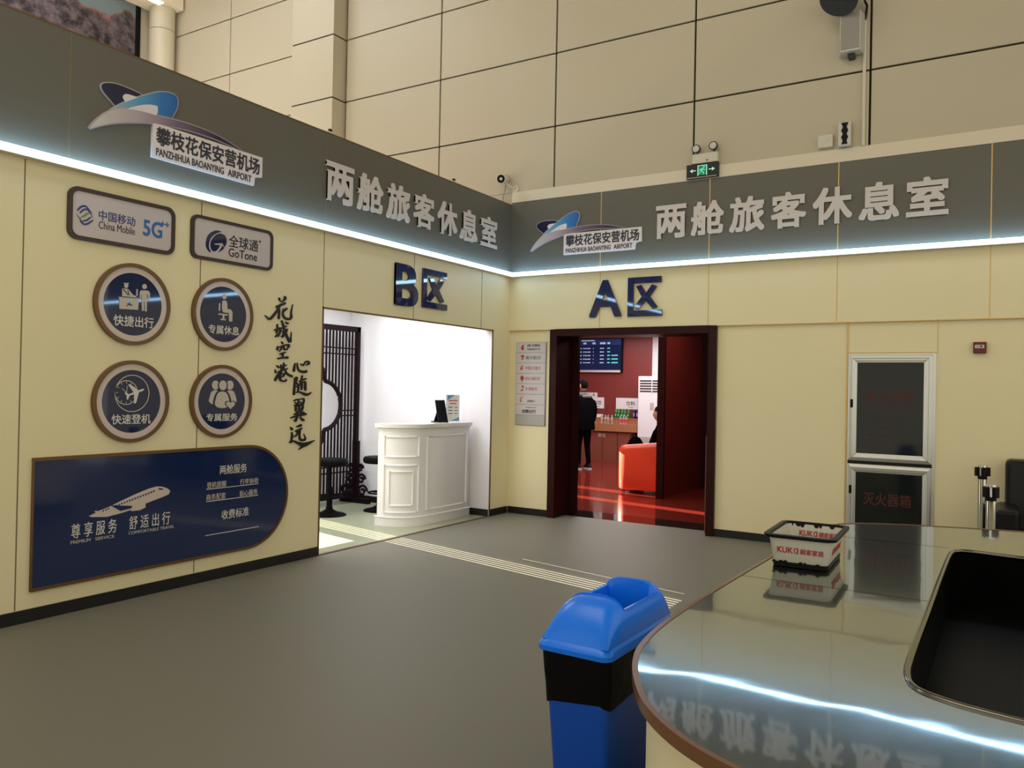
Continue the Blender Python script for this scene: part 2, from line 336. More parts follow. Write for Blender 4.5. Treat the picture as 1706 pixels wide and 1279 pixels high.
def smooth_pts(pts, k=6, closed=False):
    """Catmull-Rom through tuples of any length"""
    N = len(pts); out = []
    for i in range(N if closed else N-1):
        g = (lambda j: pts[j % N]) if closed else (lambda j: pts[max(0, min(N-1, j))])
        p0, p1, p2, p3 = g(i-1), g(i), g(i+1), g(i+2)
        for s in range(k):
            t = s/k; out.append(tuple(0.5*(2*b+(c-a)*t+(2*a-5*b+4*c-d)*t*t+(3*b-a-3*c+d)*t**3) for a, b, c, d in zip(p0, p1, p2, p3)))
    if not closed: out.append(tuple(pts[-1]))
    return out
def zpx(side, pts, s, ox, oy): return [wp(side, ox+x*s, oy+y*s) for x, y in pts]
def brush(pts, k=5):
    """brush stroke outline from (x, y, width) points in picture px"""
    q = smooth_pts(pts, k) if len(pts) > 2 else [tuple(a+(b-a)*t/4 for a, b in zip(pts[0], pts[1])) for t in range(5)]
    L, R = [], []
    for i, (x, y, wd) in enumerate(q):
        a, b = q[max(0, i-1)], q[min(len(q)-1, i+1)]; dx, dy = b[0]-a[0], b[1]-a[1]; l = math.hypot(dx, dy) or 1
        h = max(wd, 2)/2; L.append((x-dy/l*h, y+dx/l*h)); R.append((x+dy/l*h, y-dx/l*h))
        if i == 0: st = (x-dx/l*h*0.8, y-dy/l*h*0.8)
        if i == len(q)-1: en = (x+dx/l*h*0.8, y+dy/l*h*0.8)
    return [st]+L+[en]+R[::-1]
def ribbons(name, side, strokes, s, ox, oy, n0, n1, m, parent):
    ou, ov = org(parent); mb = MB(); k = 0
    for st in strokes:
        q = brush(st); n = (len(q)-2)//2; L = q[1:n+1]; R = q[n+2:][::-1]
        L = [q[0]]+L+[q[n+1]]; R = [q[0]]+R+[q[n+1]]
        uv = lambda pts: [(u-ou, v-ov) for u, v in zpx(side, pts, s, ox, oy)]
        L, R = uv(L), uv(R); z = n1+k*0.0003; k += 1
        mb.loft([[(a[0], a[1], n0), (a[0], a[1], z), (b[0], b[1], z), (b[0], b[1], n0)] for a, b in zip(L, R)], cap=False)
    return mb.build(name, m, parent)

# =================================================================== SETTING
RX, LY = 9.0, -9.5              # how far the back wall runs right and the left wall runs towards the viewer
struct(bx('floor', M['floor'], 0.0, 12.0, -16, 0.30, -0.1, 0.0))
struct(bx('side_room_floor', M['floor_green'], -2.5, 0.0, -7.0, -0.40, -0.1, 0.0))
struct(bx('lounge_floor', M['red_floor'], -3.5, 3.4, 0.78, 8.6, -0.1, 0.0))
struct(bx('trim_1', M['granite'], 0.55, 2.80, 0.30, 0.78, -0.1, 0.001))
struct(bx('ceiling', M['cream_panel'], -7.5, 12, -16, 0.1, 9.5, 9.7))

# left partition wall with its wide opening
wl = MB(); wl.box(-0.1, 0, LY, -3.327, 0, 3.08); wl.box(-0.1, 0, -3.327, -0.385, 2.335, 3.08); wl.box(-0.1, 0, -0.385, 0.2, 0, 3.08)
wall_left = struct(wl.build('wall_left', M['cream']))
sm = MB()
for y in (-7.38, -6.034, -4.684): sm.box(0, 0.0015, y-0.004, y+0.004, 0.09, 3.06)
for y in (-3.332, -1.98, -0.657): sm.box(0, 0.0015, y-0.004, y+0.004, 2.345, 3.06)
sm.build('panel_seam', M['seam'], wall_left)
tr = MB()
tr.box(-0.012, 0.006, -3.337, -3.322, 0.0, 2.345); tr.box(-0.005, 0.006, -0.402, -0.383, 0.0, 2.345); tr.box(-0.012, 0.006, -3.337, -0.377, 2.328, 2.343); tr.box(-0.02, 0.02, -3.33, -0.385, 0.0, 0.006)
tr.build('opening_trim', M['bronze'], wall_left)
wall_fascia = struct(bx('trim_2', M['grey_fascia'], -0.1, 0.012, LY, 0.0, 3.08, 3.985))
bx('top_edging', M['bronze'], -0.1, 0.014, LY, 0.0, 3.985, 3.995, wall_fascia)
fs = MB()
for y in (-7.38, -5.76, -3.332, -0.657): fs.box(0.012, 0.0128, y-0.003, y+0.003, 3.12, 3.985)
fs.build('panel_seam', M['seam'], wall_fascia)
b1 = MB(); b1.box(0, 0.014, LY, -3.337, 0, 0.085); b1.box(0, 0.014, -0.377, 0.0, 0, 0.085)
struct(b1.build('baseboard_left', M['skirting']))

# back wall (the A side): lower cladding, band, grey fascia, coping
D0, D1, DT = 0.655, 2.70, 2.33      # doorway
wb = MB(); wb.box(0, D0, 0.03, 0.30, 0, 2.36); wb.box(D1, RX, 0.03, 0.30, 0, 2.36); wb.box(D0, D1, 0.03, 0.30, DT, 2.36); wb.box(0, RX, 0.0, 0.30, 2.36, 3.08)
wall_back = struct(wb.build('wall_back', M['cream']))
sm = MB()
for x in (1.29, 2.635, 3.995, 5.356, 6.72, 8.08): sm.box(x-0.004, x+0.004, -0.0015, 0, 2.37, 3.06)
sm.build('panel_seam', M['gold'], wall_back)
sm = MB()
for x in (4.925, 7.6): sm.box(x-0.004, x+0.004, 0.0285, 0.03, 2.04, 2.36)
sm.box(4.095, 4.108, 0.022, 0.03, 0.08, 2.36); sm.box(4.108, 4.93, 0.024, 0.03, 2.038, 2.048); sm.box(0, RX, -0.002, 0.03, 2.354, 2.362)
sm.build('gold_edging', M['gold'], wall_back)
b2 = MB(); b2.box(0.014, D0-0.04, 0.016, 0.03, 0, 0.085); b2.box(D1+0.045, RX, 0.016, 0.03, 0, 0.085)
struct(b2.build('baseboard_back', M['skirting']))
fb = struct(bx('trim_3', M['grey_fascia'], 0.012, RX, -0.012, 0.30, 3.08, 4.02))
sm = MB()
for x in (1.29, 2.635, 3.995, 5.356, 6.72, 8.08): sm.box(x-0.005, x+0.005, -0.0135, -0.012, 3.12, 4.02)
sm.build('panel_seam', M['gold'], fb)
struct(bx('trim_4', M['cream_edge'], 0.014, RX, -0.016, 0.30, 4.02, 4.155))

# tall hall wall above and behind: separate panels with open joints in front of a dark backing
backing = struct(bx('wall_upper_back', M['gap'], -7.6, RX, 0.03, 0.25, 4.156, 9.5))
bx('lower_backing', M['gap'], -7.6, -0.1, 0.03, 0.25, 3.0, 4.156, backing)
XS = [-7.3, -5.62, -3.84]; XS2 = [-2.97, -1.20, 0.62, 2.43, 4.28, 6.09, 7.9, RX]; ZS = [3.0, 4.0, 4.93, 5.855, 6.785, 7.715, 8.65, 9.5]
pn = MB()
for xs in (XS, XS2):
    for a, c in zip(xs, xs[1:]):
        for z0, z1 in zip(ZS, ZS[1:]):
            lo = z0
            if c > 0.0 and z1 <= 4.02: continue
            if c > 0.0 and z0 < 4.156: lo = 4.14
            pn.box(a+0.011, c-0.011, 0.0, 0.029, lo+0.010, z1-0.010)
pn.box(-1.189, 0.012, 0.0, 0.029, 3.9, 4.16)
pn.build('wall_panel', M['cream_panel'], backing, bevel=0.003)
pl = MB()
for z0, z1 in zip(ZS, ZS[1:]): pl.box(-3.86, -2.99, -0.26, 0.028, z0+0.010, z1-0.010)
pil = struct(pl.build('column_pilaster', M['cream_panel'], None, bevel=0.003))
bx('dark_core', M['gap'], -3.85, -3.00, -0.25, 0.028, 3.0, 9.5, pil)
rc = MB()
for z0, z1 in ((3.0, 6.8), (6.81, 7.72), (7.73, 8.16)): rc.lathe([(0.21, z0), (0.21, z1)], (-7.13, -0.24, 0), 40)
rcol = struct(rc.build('column_round', M['cream_panel'], None, smooth=True))
MB().lathe([(0.203, 3.0), (0.203, 8.16)], (-7.13, -0.24, 0), 40).build('dark_core', M['gap'], rcol)
struct(bx('wall_far_left', M['cream_panel'], -7.6, -7.45, -12, 0.05, 5.0, 9.5))

# side room behind the left wall (bright, white); its outer wall has low windows with blinds that let the low sun through
struct(bx('wall_side_room_back', M['white_wall'], -2.5, -0.006, -0.40, -0.30, 0, 2.80))
struct(bx('wall_side_room_end', M['white_wall'], -2.5, -0.1, -7.1, -7.0, 0, 2.80))
struct(bx('side_room_ceiling', M['white_wall'], -2.5, -0.1, -7.0, -0.30, 2.80, 2.9))
ow = MB(); X0, X1 = -2.5, -2.4
ow.box(X0, X1, -1.44, -0.40, 0, 2.80); ow.box(X0, X1, -1.47, -1.44, 0, 1.45); ow.box(X0, X1, -1.47, -1.44, 2.1, 2.80); ow.box(X0, X1, -1.60, -1.47, 0, 2.80)
ow.box(X0, X1, -1.96, -1.60, 0, 0.20); ow.box(X0, X1, -1.96, -1.60, 2.12, 2.80)
for i in range(6): y = -1.96+0.36*(i+0.5)/6; ow.box(X0+0.04, X0+0.045, y-0.019, y+0.019, 0.20, 2.12)
ow.box(X0, X1, -2.13, -1.96, 0, 2.80); ow.box(X0, X1, -3.30, -2.13, 0.82, 2.80); ow.box(X0, X1, -3.30, -2.13, 0, 0.05); ow.box(X0, X1, -7.0, -3.30, 0, 2.80)
struct(ow.build('wall_side_room_left', M['white_wall']))
sk = MB(); sk.box(-2.4, -0.012, -0.414, -0.40, 0, 0.085)
struct(sk.build('baseboard_side_room', M['skirting']))

# lounge behind the A doorway
lw = MB(); lw.box(-3.4, -1.38, 8.42, 8.6, 0, 2.95)
struct(lw.build('wall_lounge_back', M['red_wall']))
struct(bx('wall_lounge_back_plain', M['white_wall'], -1.38, 3.4, 8.44, 8.6, 0, 2.95))
lo = MB(); X0, X1 = -3.5, -3.4
lo.box(X0, X1, 0.30, 2.60, 0, 2.95); lo.box(X0, X1, 2.60, 2.86, 2.35, 2.95); lo.box(X0, X1, 2.86, 3.57, 0, 2.95); lo.box(X0, X1, 3.57, 3.86, 2.0, 2.95); lo.box(X0, X1, 3.86, 8.6, 0, 2.95)
struct(lo.build('wall_lounge_left', M['red_wall']))
struct(bx('wall_lounge_right', M['wenge'], 3.2, 3.4, 0.30, 8.6, 0, 2.95))
struct(bx('wall_lounge_front', M['red_wall'], -3.5, 0.30, 0.30, 0.40, 0, 2.95))
struct(bx('lounge_ceiling', M['white_wall'], -3.5, 3.4, 0.30, 8.6, 2.95, 3.05))
part = struct(bx('wall_lounge_partition', M['red_wood'], 1.07, 1.15, 2.60, 4.30, 0, 2.95))
bx('end_post', M['wenge'], 1.055, 1.165, 2.55, 2.605, 0, 2.95, part)
struct(bx('wall_lounge_inner', M['wenge'], 1.15, 3.2, 4.30, 4.42, 0, 2.95))

# doorway lining
dr = thing('door_1', None, None); dr['kind'] = 'structure'
fr = MB(); fr.box(D0-0.04, D0+0.06, -0.02, 0.52, 0, 2.36); fr.box(D1-0.05, D1+0.04, -0.02, 0.34, 0, 2.36); fr.box(D0+0.06, D1-0.05, -0.02, 0.45, 2.275, 2.36)
fr.build('door_frame', M['wenge'], dr, bevel=0.004)
bx('door_leaf', M['wenge'], 0.56, 0.80, 0.42, 0.47, 0.01, 2.30, dr)
bx('edge_strip', M['wood_mid'], D1-0.085, D1-0.05, 0.06, 0.11, 0.02, 1.12, dr, bevel=0.003)  # half-height strip of lighter brown along the right jamb

# LED strips
for lab, side in (('long cool white glowing strip under the grey fascia of the wall with the round signs', 'L'), ('long cool white glowing strip under the grey fascia above the dark doorway', 'B')):
    t = thing('led_strip', lab, 'strip light')
    if side == 'L': bx('diffuser', M['led'], 0.066, 0.088, LY, -0.066, 3.058, 3.098, t); bx('ledge', M['cream_edge'], 0.0, 0.078, LY, 0.0, 3.046, 3.057, t)
    else: bx('diffuser', M['led'], 0.089, RX, -0.088, -0.066, 3.058, 3.098, t); bx('ledge', M['cream_edge'], 0.079, RX, -0.078, 0.0, 3.046, 3.057, t)

# =================================================================== SIGNS ON THE WALLS
def logo(side, du, label):
    t = wthing(side, 'airport_logo_sign', label, 'logo sign', 0.352+du, 3.30, 0.012, 'airport logo signs')
    q = lambda pts: [(u+du, v) for u, v in zpx('B', pts, 200/1706, 880, 340)]
    dark = smooth_pts([(258, 428), (190, 385), (140, 335), (150, 290), (230, 252), (330, 240), (440, 242), (500, 262), (420, 320), (330, 385)], 5, True)
    blue = smooth_pts([(205, 478), (270, 400), (370, 310), (480, 222), (600, 142), (700, 112), (738, 140), (735, 210), (705, 285), (672, 345), (560, 375), (420, 400), (300, 450)], 5, True)
    tail = smooth_pts([(55, 672), (105, 590), (190, 490), (290, 425), (420, 385), (560, 362), (700, 335), (860, 312), (1050, 303), (1220, 315), (1385, 348)], 5)+smooth_pts([(1385, 352), (1250, 345), (1100, 345), (920, 360), (760, 385), (620, 418), (480, 455), (330, 515), (210, 575), (130, 625), (62, 675)], 5)
    def grow(pts, k):
        cx = sum(p[0] for p in pts)/len(pts); out = []
        for i, p in enumerate(pts):
            a, b = pts[i-1], pts[(i+1) % len(pts)]; dx, dy = b[0]-a[0], b[1]-a[1]; l = math.hypot(dx, dy) or 1; out.append((p[0]-dy/l*k, p[1]+dx/l*k))
        return out
    sgn = lambda pts: 1 if sum(pts[i-1][0]*pts[i][1]-pts[i][0]*pts[i-1][1] for i in range(len(pts))) < 0 else -1
    for nm, pts, m_, z in (('dark_wing', dark, 'logo_navy', 0.014), ('blue_wing', blue, 'logo_blue', 0.018), ('swoosh', tail, 'logo_tail', 0.022)):
        p = shape(nm, [q(pts)], z, z+0.003, m_, t)
        shape('silver_outline', [q(grow(pts, 9*sgn(pts)))], 0.0, z, 'grey_metal' if False else 'logo_pale', p)
    shape('white_opening', [q(smooth_pts([(290, 325), (320, 292), (420, 280), (395, 315), (330, 365), (300, 350)], 4, True))], 0.0171, 0.019, 'logo_white', t)
    shape('white_opening', [q(smooth_pts([(330, 408), (400, 352), (480, 305), (552, 282), (565, 300), (550, 362), (440, 385)], 4, True))], 0.021, 0.0235, 'logo_white', t)
    u = lambda x, y: (x+du, y)
    pl = shape('name_plate', [[u(0.795, 3.285), u(1.745, 3.285), u(1.755, 3.36), u(1.83, 3.375), u(1.83, 3.545), u(0.795, 3.545)]], 0.0, 0.024, 'logo_white', t)
    text('chinese_name', '攀枝花保安营机场', (0.825+du, 3.385, 1.80+du, 3.525), 0.024, 0.027, 'ink_soft', pl, bold=0.018)
    text('english_name', 'PANZHIHUA BAOANYING', (0.825+du, 3.305, 1.435+du, 3.362), 0.024, 0.027, 'ink_soft', pl, bold=0.01); text('english_name', 'AIRPORT', (1.475+du, 3.305, 1.715+du, 3.362), 0.024, 0.027, 'ink_soft', pl, bold=0.01)
    return t
logo('B', 0.0, 'airport logo sign with blue wings on the fascia above the dark doorway')
logo('L', -5.945, 'airport logo sign with blue wings on the fascia above the round signs')

CH = '两舱旅客休息室'
LB = [(-3.354, -2.979), (-2.922, -2.545), (-2.483, -2.111), (-2.041, -1.683), (-1.611, -1.242), (-1.176, -0.822), (-0.751, -0.383)]
BB = [(2.004, 2.370), (2.428, 2.805), (2.866, 3.248), (3.317, 3.681), (3.746, 4.133), (4.195, 4.569), (4.631, 5.002)]
for side, bxs, lab, z0, z1 in (('L', LB, 'white lounge lettering on the fascia above the bright white opening', 3.352, 3.726), ('B', BB, 'white lounge lettering on the fascia above the dark doorway', 3.38, 3.765)):
    t = wthing(side, 'fascia_lettering', lab, 'lettering', bxs[0][0], z0, 0.012, 'lounge lettering on the fascias')
    for c, (a, b_) in zip(CH, bxs): text('character', c, (a, z0, b_, z1), 0.004, 0.022, 'letter', t, bold=0.028)
t = wthing('L', 'zone_lettering', 'dark blue zone B lettering above the bright white opening', 'lettering', -2.315, 2.47, 0, 'zone lettering')
def qu(t, u0, v0, u1, v1):
    W, H = u1-u0, v1-v0; a = 0.155*H
    f = [(0, 0), (1, 0), (1, a/H), (a/W, a/H), (a/W, 1-a/H), (0.97, 1-a/H), (0.97, 1), (0, 1)]
    X = [(0.16, 0.22), (0.40, 0.50), (0.22, 0.80), (0.38, 0.84), (0.54, 0.61), (0.72, 0.84), (0.87, 0.78), (0.66, 0.50), (0.90, 0.20), (0.76, 0.14), (0.53, 0.38), (0.28, 0.14)]
    X = [(0.54+(x-0.54)*0.92, 0.49+(y-0.49)*0.90) for x, y in X]
    mk = lambda P: [(u0+x*W, v0+y*H) for x, y in P]
    o = shape('character', [mk(f)], 0.003, 0.028, 'navy_letter', t); shape('character', [mk(X)], 0.003, 0.028, 'navy_letter', t)
    t_ = o
text('letter', 'B', (-2.315, 2.468, -1.935, 2.912), 0.003, 0.028, 'navy_letter', t, bold=0.021, res=8); qu(t, -1.847, 2.487, -1.40, 2.918)
t = wthing('B', 'zone_lettering', 'dark blue zone A lettering above the dark doorway', 'lettering', 1.161, 2.49, 0, 'zone lettering')
text('letter', 'A', (1.161, 2.495, 1.582, 2.942), 0.003, 0.028, 'navy_letter', t, bold=0.021, res=8); qu(t, 1.664, 2.488, 2.095, 2.951)

# two framed rectangular signs
Z4 = (180/1706, 110, 320); Z5 = (120/1706, 330, 370)
t = wthing('L', 'wall_sign', 'wide framed telecom sign with green and blue emblem and 5G lettering', 'sign', -5.757, 2.577)
shape('frame', [rrect(-5.757, 2.577, -4.933, 2.942, 0.07), rrect(-5.727, 2.605, -4.963, 2.914, 0.05)], 0, 0.024, 'bronze_dark', t)
fc = shape('face', [rrect(-5.727, 2.605, -4.963, 2.914, 0.05)], 0, 0.016, 'sign_face', t)
text('lettering', '中国移动', (-5.539, 2.742, -5.262, 2.812), 0.016, 0.018, 'blue_ink', fc, bold=0.006)
text('lettering', 'China Mobile', (-5.538, 2.680, -5.263, 2.734), 0.016, 0.018, 'ink_soft', fc)
text('lettering', '5G', (-5.198, 2.690, -5.040, 2.812), 0.016, 0.018, 'blue_mid', fc, bold=0.02); text('lettering', '++', (-5.054, 2.785, -4.984, 2.825), 0.016, 0.018, 'blue_mid', fc, bold=0.02)
def zz(side, pts, Z): return zpx(side, pts, *Z)
for m_, S in (('blue_ink', [[(160, 290, 26), (215, 235, 34), (280, 225, 30), (330, 265, 16), (390, 345, 10)], [(200, 330, 26), (250, 285, 30), (310, 275, 28), (350, 320, 14), (400, 400, 8)], [(250, 455, 22), (300, 450, 30), (345, 415, 26), (375, 400, 12)], [(200, 455, 12), (250, 505, 26), (310, 505, 30), (360, 475, 28), (405, 445, 16)], [(165, 375, 8), (210, 445, 12), (250, 480, 10)]]), ('green_ink', [[(215, 400, 16), (260, 380, 34), (310, 345, 36), (345, 330, 18)], [(145, 345, 8), (175, 400, 10), (210, 420, 12)]])):
    ribbons('emblem', 'L', S, *Z4, 0.016, 0.018, m_, fc)
t = wthing('L', 'wall_sign', 'smaller framed telecom sign with dark blue round emblem', 'sign', -4.787, 2.585)
shape('frame', [rrect(-4.787, 2.59, -3.966, 2.937, 0.06), rrect(-4.760, 2.615, -3.993, 2.912, 0.042)], 0, 0.024, 'bronze_dark', t)
fc = shape('face', [rrect(-4.760, 2.615, -3.993, 2.912, 0.042)], 0, 0.016, 'sign_face', t)
shape('emblem', [zz('L', smooth_pts([(410, 200), (520, 232), (420, 262), (300, 345), (235, 470), (225, 600), (270, 712), (215, 690), (160, 600), (150, 480), (190, 330), (290, 235)], 4, True), Z5)], 0.016, 0.018, 'navy', fc)
shape('emblem', [zz('L', smooth_pts([(490, 268), (590, 310), (640, 400), (635, 520), (590, 600)], 5)+[(545, 500), (360, 510), (355, 538), (490, 545)]+smooth_pts([(470, 590), (420, 660), (350, 695), (290, 660), (258, 560), (280, 440), (360, 330), (430, 282)], 5), Z5), ], 0.016, 0.018, 'navy', fc)
shape('emblem', [zz('L', [(545, 560), (590, 615), (520, 680), (440, 722), (500, 640)], Z5)], 0.016, 0.018, 'navy', fc)
text('lettering', '全球通', (-4.429, 2.732, -4.125, 2.833), 0.016, 0.018, 'ink', fc, bold=0.006)
text('lettering', 'GoTone', (-4.430, 2.652, -4.136, 2.722), 0.016, 0.018, 'ink', fc, bold=0.006)
text('lettering', '®', (-4.118, 2.815, -4.095, 2.838), 0.016, 0.018, 'ink_soft', fc)

# four round signs
def round_sign(label, cu, cv, R):
    t = wthing('L', 'round_sign', label, 'sign', cu, cv, 0, 'round service signs')
    shape('frame', [circ(cu, cv, R, 72), circ(cu, cv, R*0.91, 72)], 0, 0.030, 'bronze', t)
    shape('ring', [circ(cu, cv, R*0.91, 72), circ(cu, cv, R*0.765, 72)], 0, 0.020, 'ring_face', t)
    return t, shape('disc', [circ(cu, cv, R*0.765, 72)], 0, 0.020, 'navy', t)
N0, N1 = 0.020, 0.022
ZA, ZB = (300/1706, 140, 430), (300/1706, 140, 590)
PLANE = [(0, 1), (.09, .88), (.10, .38), (.95, -.22), (.95, -.42), (.10, -.12), (.07, -.62), (.34, -.85), (.34, -1), (0, -.88)]
PLANE = PLANE+[(-x, y) for x, y in PLANE[1:-1]][::-1]
def plane_at(cx, cy, s, ang):
    c, n = math.cos(ang), math.sin(ang); return [(cx+s*(x*c-y*n), cy+s*(x*n+y*c)) for x, y in PLANE]
t, d = round_sign('round sign with check-in desk pictogram, upper one under the 5G sign', -5.263, 2.170, 0.300)
head = lambda x, y, rx, ry: [(x+rx*math.cos(a*PI/12), y+ry*math.sin(a*PI/12)) for a in range(24)]
shapes('pictogram', [zz('L', p, ZA) for p in (head(557, 270, 22, 24), [(525, 305), (590, 308), (608, 330), (605, 400), (590, 400), (588, 345), (580, 345), (578, 505), (560, 503), (557, 415), (550, 415), (552, 500), (532, 498), (528, 345), (525, 345), (522, 385), (510, 383), (512, 320)], head(383, 262, 20, 22), [(360, 235), (408, 237), (404, 246), (364, 246)], [(345, 285), (375, 290), (400, 292), (450, 352), (475, 358), (475, 374), (420, 368), (345, 362)], [(480, 295), (493, 296), (490, 360), (478, 358)], [(308, 366), (500, 380), (496, 490), (318, 480), (318, 380)])], N0, N1, 'pict', d)
ribbons('pictogram_detail', 'L', [[(350, 290, 7), (400, 350, 7)], [(395, 305, 6), (410, 350, 6)], [(345, 368, 5), (480, 378, 5)]], *ZA, N0, N1+0.003, 'navy', d)
shapes('pictogram_detail', [zz('L', plane_at(408, 432, 38, 0.8), ZA)], N0, N1+0.003, 'navy', d)
text('lettering', '快捷出行', (-5.415, 2.004, -5.098, 2.084), N0, N1, 'pict_bright', d, bold=0.01)
t, d = round_sign('round sign with seated figure pictogram, upper one under the smaller telecom sign', -4.466, 2.168, 0.297)
shapes('pictogram', [zz('L', p, ZA) for p in (head(1314, 366, 21, 24), [(1295, 405), (1325, 400), (1340, 425), (1342, 480), (1375, 488), (1390, 510), (1388, 602), (1358, 598), (1356, 522), (1300, 512), (1290, 470)], [(1262, 430), (1275, 425), (1273, 500), (1260, 498)], [(1258, 522), (1345, 532), (1344, 545), (1314, 543), (1312, 575), (1328, 580), (1327, 590), (1278, 586), (1279, 575), (1296, 573), (1297, 540), (1258, 536)])], N0, N1, 'pict', d)
text('lettering', '专属休息', (-4.612, 2.004, -4.310, 2.077), N0, N1, 'pict_bright', d, bold=0.01)
t, d = round_sign('round sign with clock and airplane pictogram, lower one above the navy board', -5.257, 1.456, 0.302)
cu, cv = -5.257, 1.5145
shape('pictogram', [circ(-5.257, 1.515, 0.137), circ(-5.257, 1.515, 0.131)], N0, N1, 'pict', d)
shape('pictogram', [circ(-5.304, 1.521, 0.090), circ(-5.304, 1.521, 0.084)], N0, N1, 'pict', d)
for a in [k*PI/6 for k in range(12)]: shapes('clock_mark', [[(-5.304+r1*math.cos(a)+w_*math.sin(a), 1.521+r1*math.sin(a)-w_*math.cos(a)) for r1, w_ in ((0.066, 0.002), (0.080, 0.002), (0.080, -0.002), (0.066, -0.002))]], N0, N1, 'pict', d)
ribbons('clock_mark', 'L', [[(345, 325, 5), (385, 360, 5)], [(392, 300, 5), (388, 362, 5)]], *ZB, N0, N1, 'pict', d)
shapes('pictogram', [plane_at(-5.236, 1.520, 0.078, -1.22)], N0, N1+0.001, 'pict_bright', d)
text('lettering', '快速登机', (-5.413, 1.290, -5.105, 1.362), N0, N1, 'pict_bright', d, bold=0.01)
t, d = round_sign('round sign with people and heart pictogram, lower one nearest the brush lettering', -4.463, 1.455, 0.299)
body = lambda cx, top, wd, bot: smooth_pts([(cx, top), (cx+wd*0.62, top+18), (cx+wd*0.95, top+80), (cx+wd, bot-30), (cx+wd*0.6, bot-6), (cx, bot), (cx-wd*0.6, bot-6), (cx-wd, bot-30), (cx-wd*0.95, top+80), (cx-wd*0.62, top+18)], 4, True)
side_b = lambda s: [zz('L', p, ZB) for p in (head(1298+s*68, 292, 34, 44), body(1298+s*72, 340, 58, 475))]
shapes('pictogram', side_b(-1)+side_b(1), N0, N1, 'pict', d)
shapes('pictogram_gap', [zz('L', p, ZB) for p in (head(1298, 296, 48, 60), body(1292, 338, 86, 522))], N0, N1+0.001, 'navy', d)
shapes('pictogram', [zz('L', p, ZB) for p in (head(1298, 294, 36, 46), body(1292, 352, 68, 508))], N0, N1+0.002, 'pict', d)
heart = lambda k: [(1368+k*16*math.sin(a)**3*2.7, 478-k*2.6*(13*math.cos(a)-5*math.cos(2*a)-2*math.cos(3*a)-math.cos(4*a))) for a in [i*2*PI/40 for i in range(40)]]
shapes('pictogram_gap', [zz('L', heart(1.22), ZB)], N0, N1+0.0035, 'navy', d); shapes('pictogram', [zz('L', heart(0.98), ZB)], N0, N1+0.0045, 'pict', d)
text('lettering', '专属服务', (-4.614, 1.293, -4.308, 1.356), N0, N1, 'pict_bright', d, bold=0.01)

# navy board with a rounded right end
t = wthing('L', 'service_board', 'large navy service board with rounded right end and white airplane', 'sign board', -5.948, 0.205)
def dshape(e):
    r = 0.4425-e; return [(-5.948+e*0.2, 0.198+e)]+[(-4.185+r*math.cos(a), 0.6405+r*math.sin(a)) for a in [-PI/2+PI*i/40 for i in range(41)]]+[(-5.948+e*0.2, 1.083-e)]
shape('frame', [dshape(0), dshape(0.022)], 0, 0.032, 'bronze', t)
fc = shape('face', [dshape(0.022)], 0, 0.024, 'navy_panel', t)
n0, n1 = 0.024, 0.026
text('lettering', '两舱服务', (-4.476, 0.855, -4.202, 0.931), n0, n1, 'pict_bright', fc, bold=0.004)
for s_, b_ in (('登机提醒', (-4.596, 0.752, -4.408, 0.802)), ('行李协助', (-4.269, 0.753, -4.077, 0.800)), ('商务配套', (-4.599, 0.653, -4.411, 0.705)), ('贴心服务', (-4.270, 0.653, -4.081, 0.703))): text('lettering', s_, b_, n0, n1, 'pict', fc)
text('lettering', '收费标准', (-4.447, 0.483, -4.171, 0.559), n0, n1, 'pict_bright', fc, bold=0.004)
shapes('rule_line', [rect(-4.60, 0.743, -4.076, 0.748), rect(-4.60, 0.644, -4.075, 0.649), rect(-4.601, 0.372, -4.06, 0.377)], n0, n1, 'pict_bright', fc)
text('lettering', '尊 享 服 务', (-5.688, 0.510, -5.357, 0.612), n0, n1, 'pict_bright', fc, bold=0.003)
text('lettering', '舒 适 出 行', (-5.260, 0.512, -4.925, 0.612), n0, n1, 'pict_bright', fc, bold=0.003)
text('lettering', 'PREMIUM', (-5.690, 0.474, -5.550, 0.496), n0, n1, 'pict', fc); text('lettering', 'SERVICE', (-5.515, 0.474, -5.375, 0.496), n0, n1, 'pict', fc); text('lettering', 'COMFORTABLE TRAVEL', (-5.263, 0.478, -4.886, 0.500), n0, n1, 'pict', fc)
Z3 = (560/1705, 0, 560)
pl_ = shapes('airplane_emblem', [zz('L', p, Z3) for p in (smooth_pts([(853, 783), (838, 770), (800, 760), (755, 768), (680, 798), (600, 835), (545, 862), (490, 884)], 4)+[(468, 884), (476, 893), (440, 910), (455, 915)]+smooth_pts([(530, 914), (600, 896), (660, 876), (740, 842), (810, 815), (845, 800)], 4), [(650, 868), (690, 852), (728, 848), (728, 866), (700, 880), (655, 885)])], n0, n1, 'ring_face', fc)
shapes('wing', [zz('L', p, Z3) for p in ([(548, 855), (660, 858), (655, 870), (600, 884)],)], n0, n1+0.002, 'navy_panel', pl_)
for kk in (range(3), range(5, 20)): shapes('cabin_window', [zz('L', [(x-3, y-4), (x+3, y-6), (x+3, y+2), (x-3, y+4)], Z3) for x, y in [(512+k*13.5, 884-k*(5.2)) for k in kk]], n0, n1+0.002, 'navy_panel', pl_)
shapes('cockpit_window', [zz('L', [(792, 768), (812, 770), (818, 777), (796, 776)], Z3)], n0, n1+0.002, 'navy_panel', pl_)

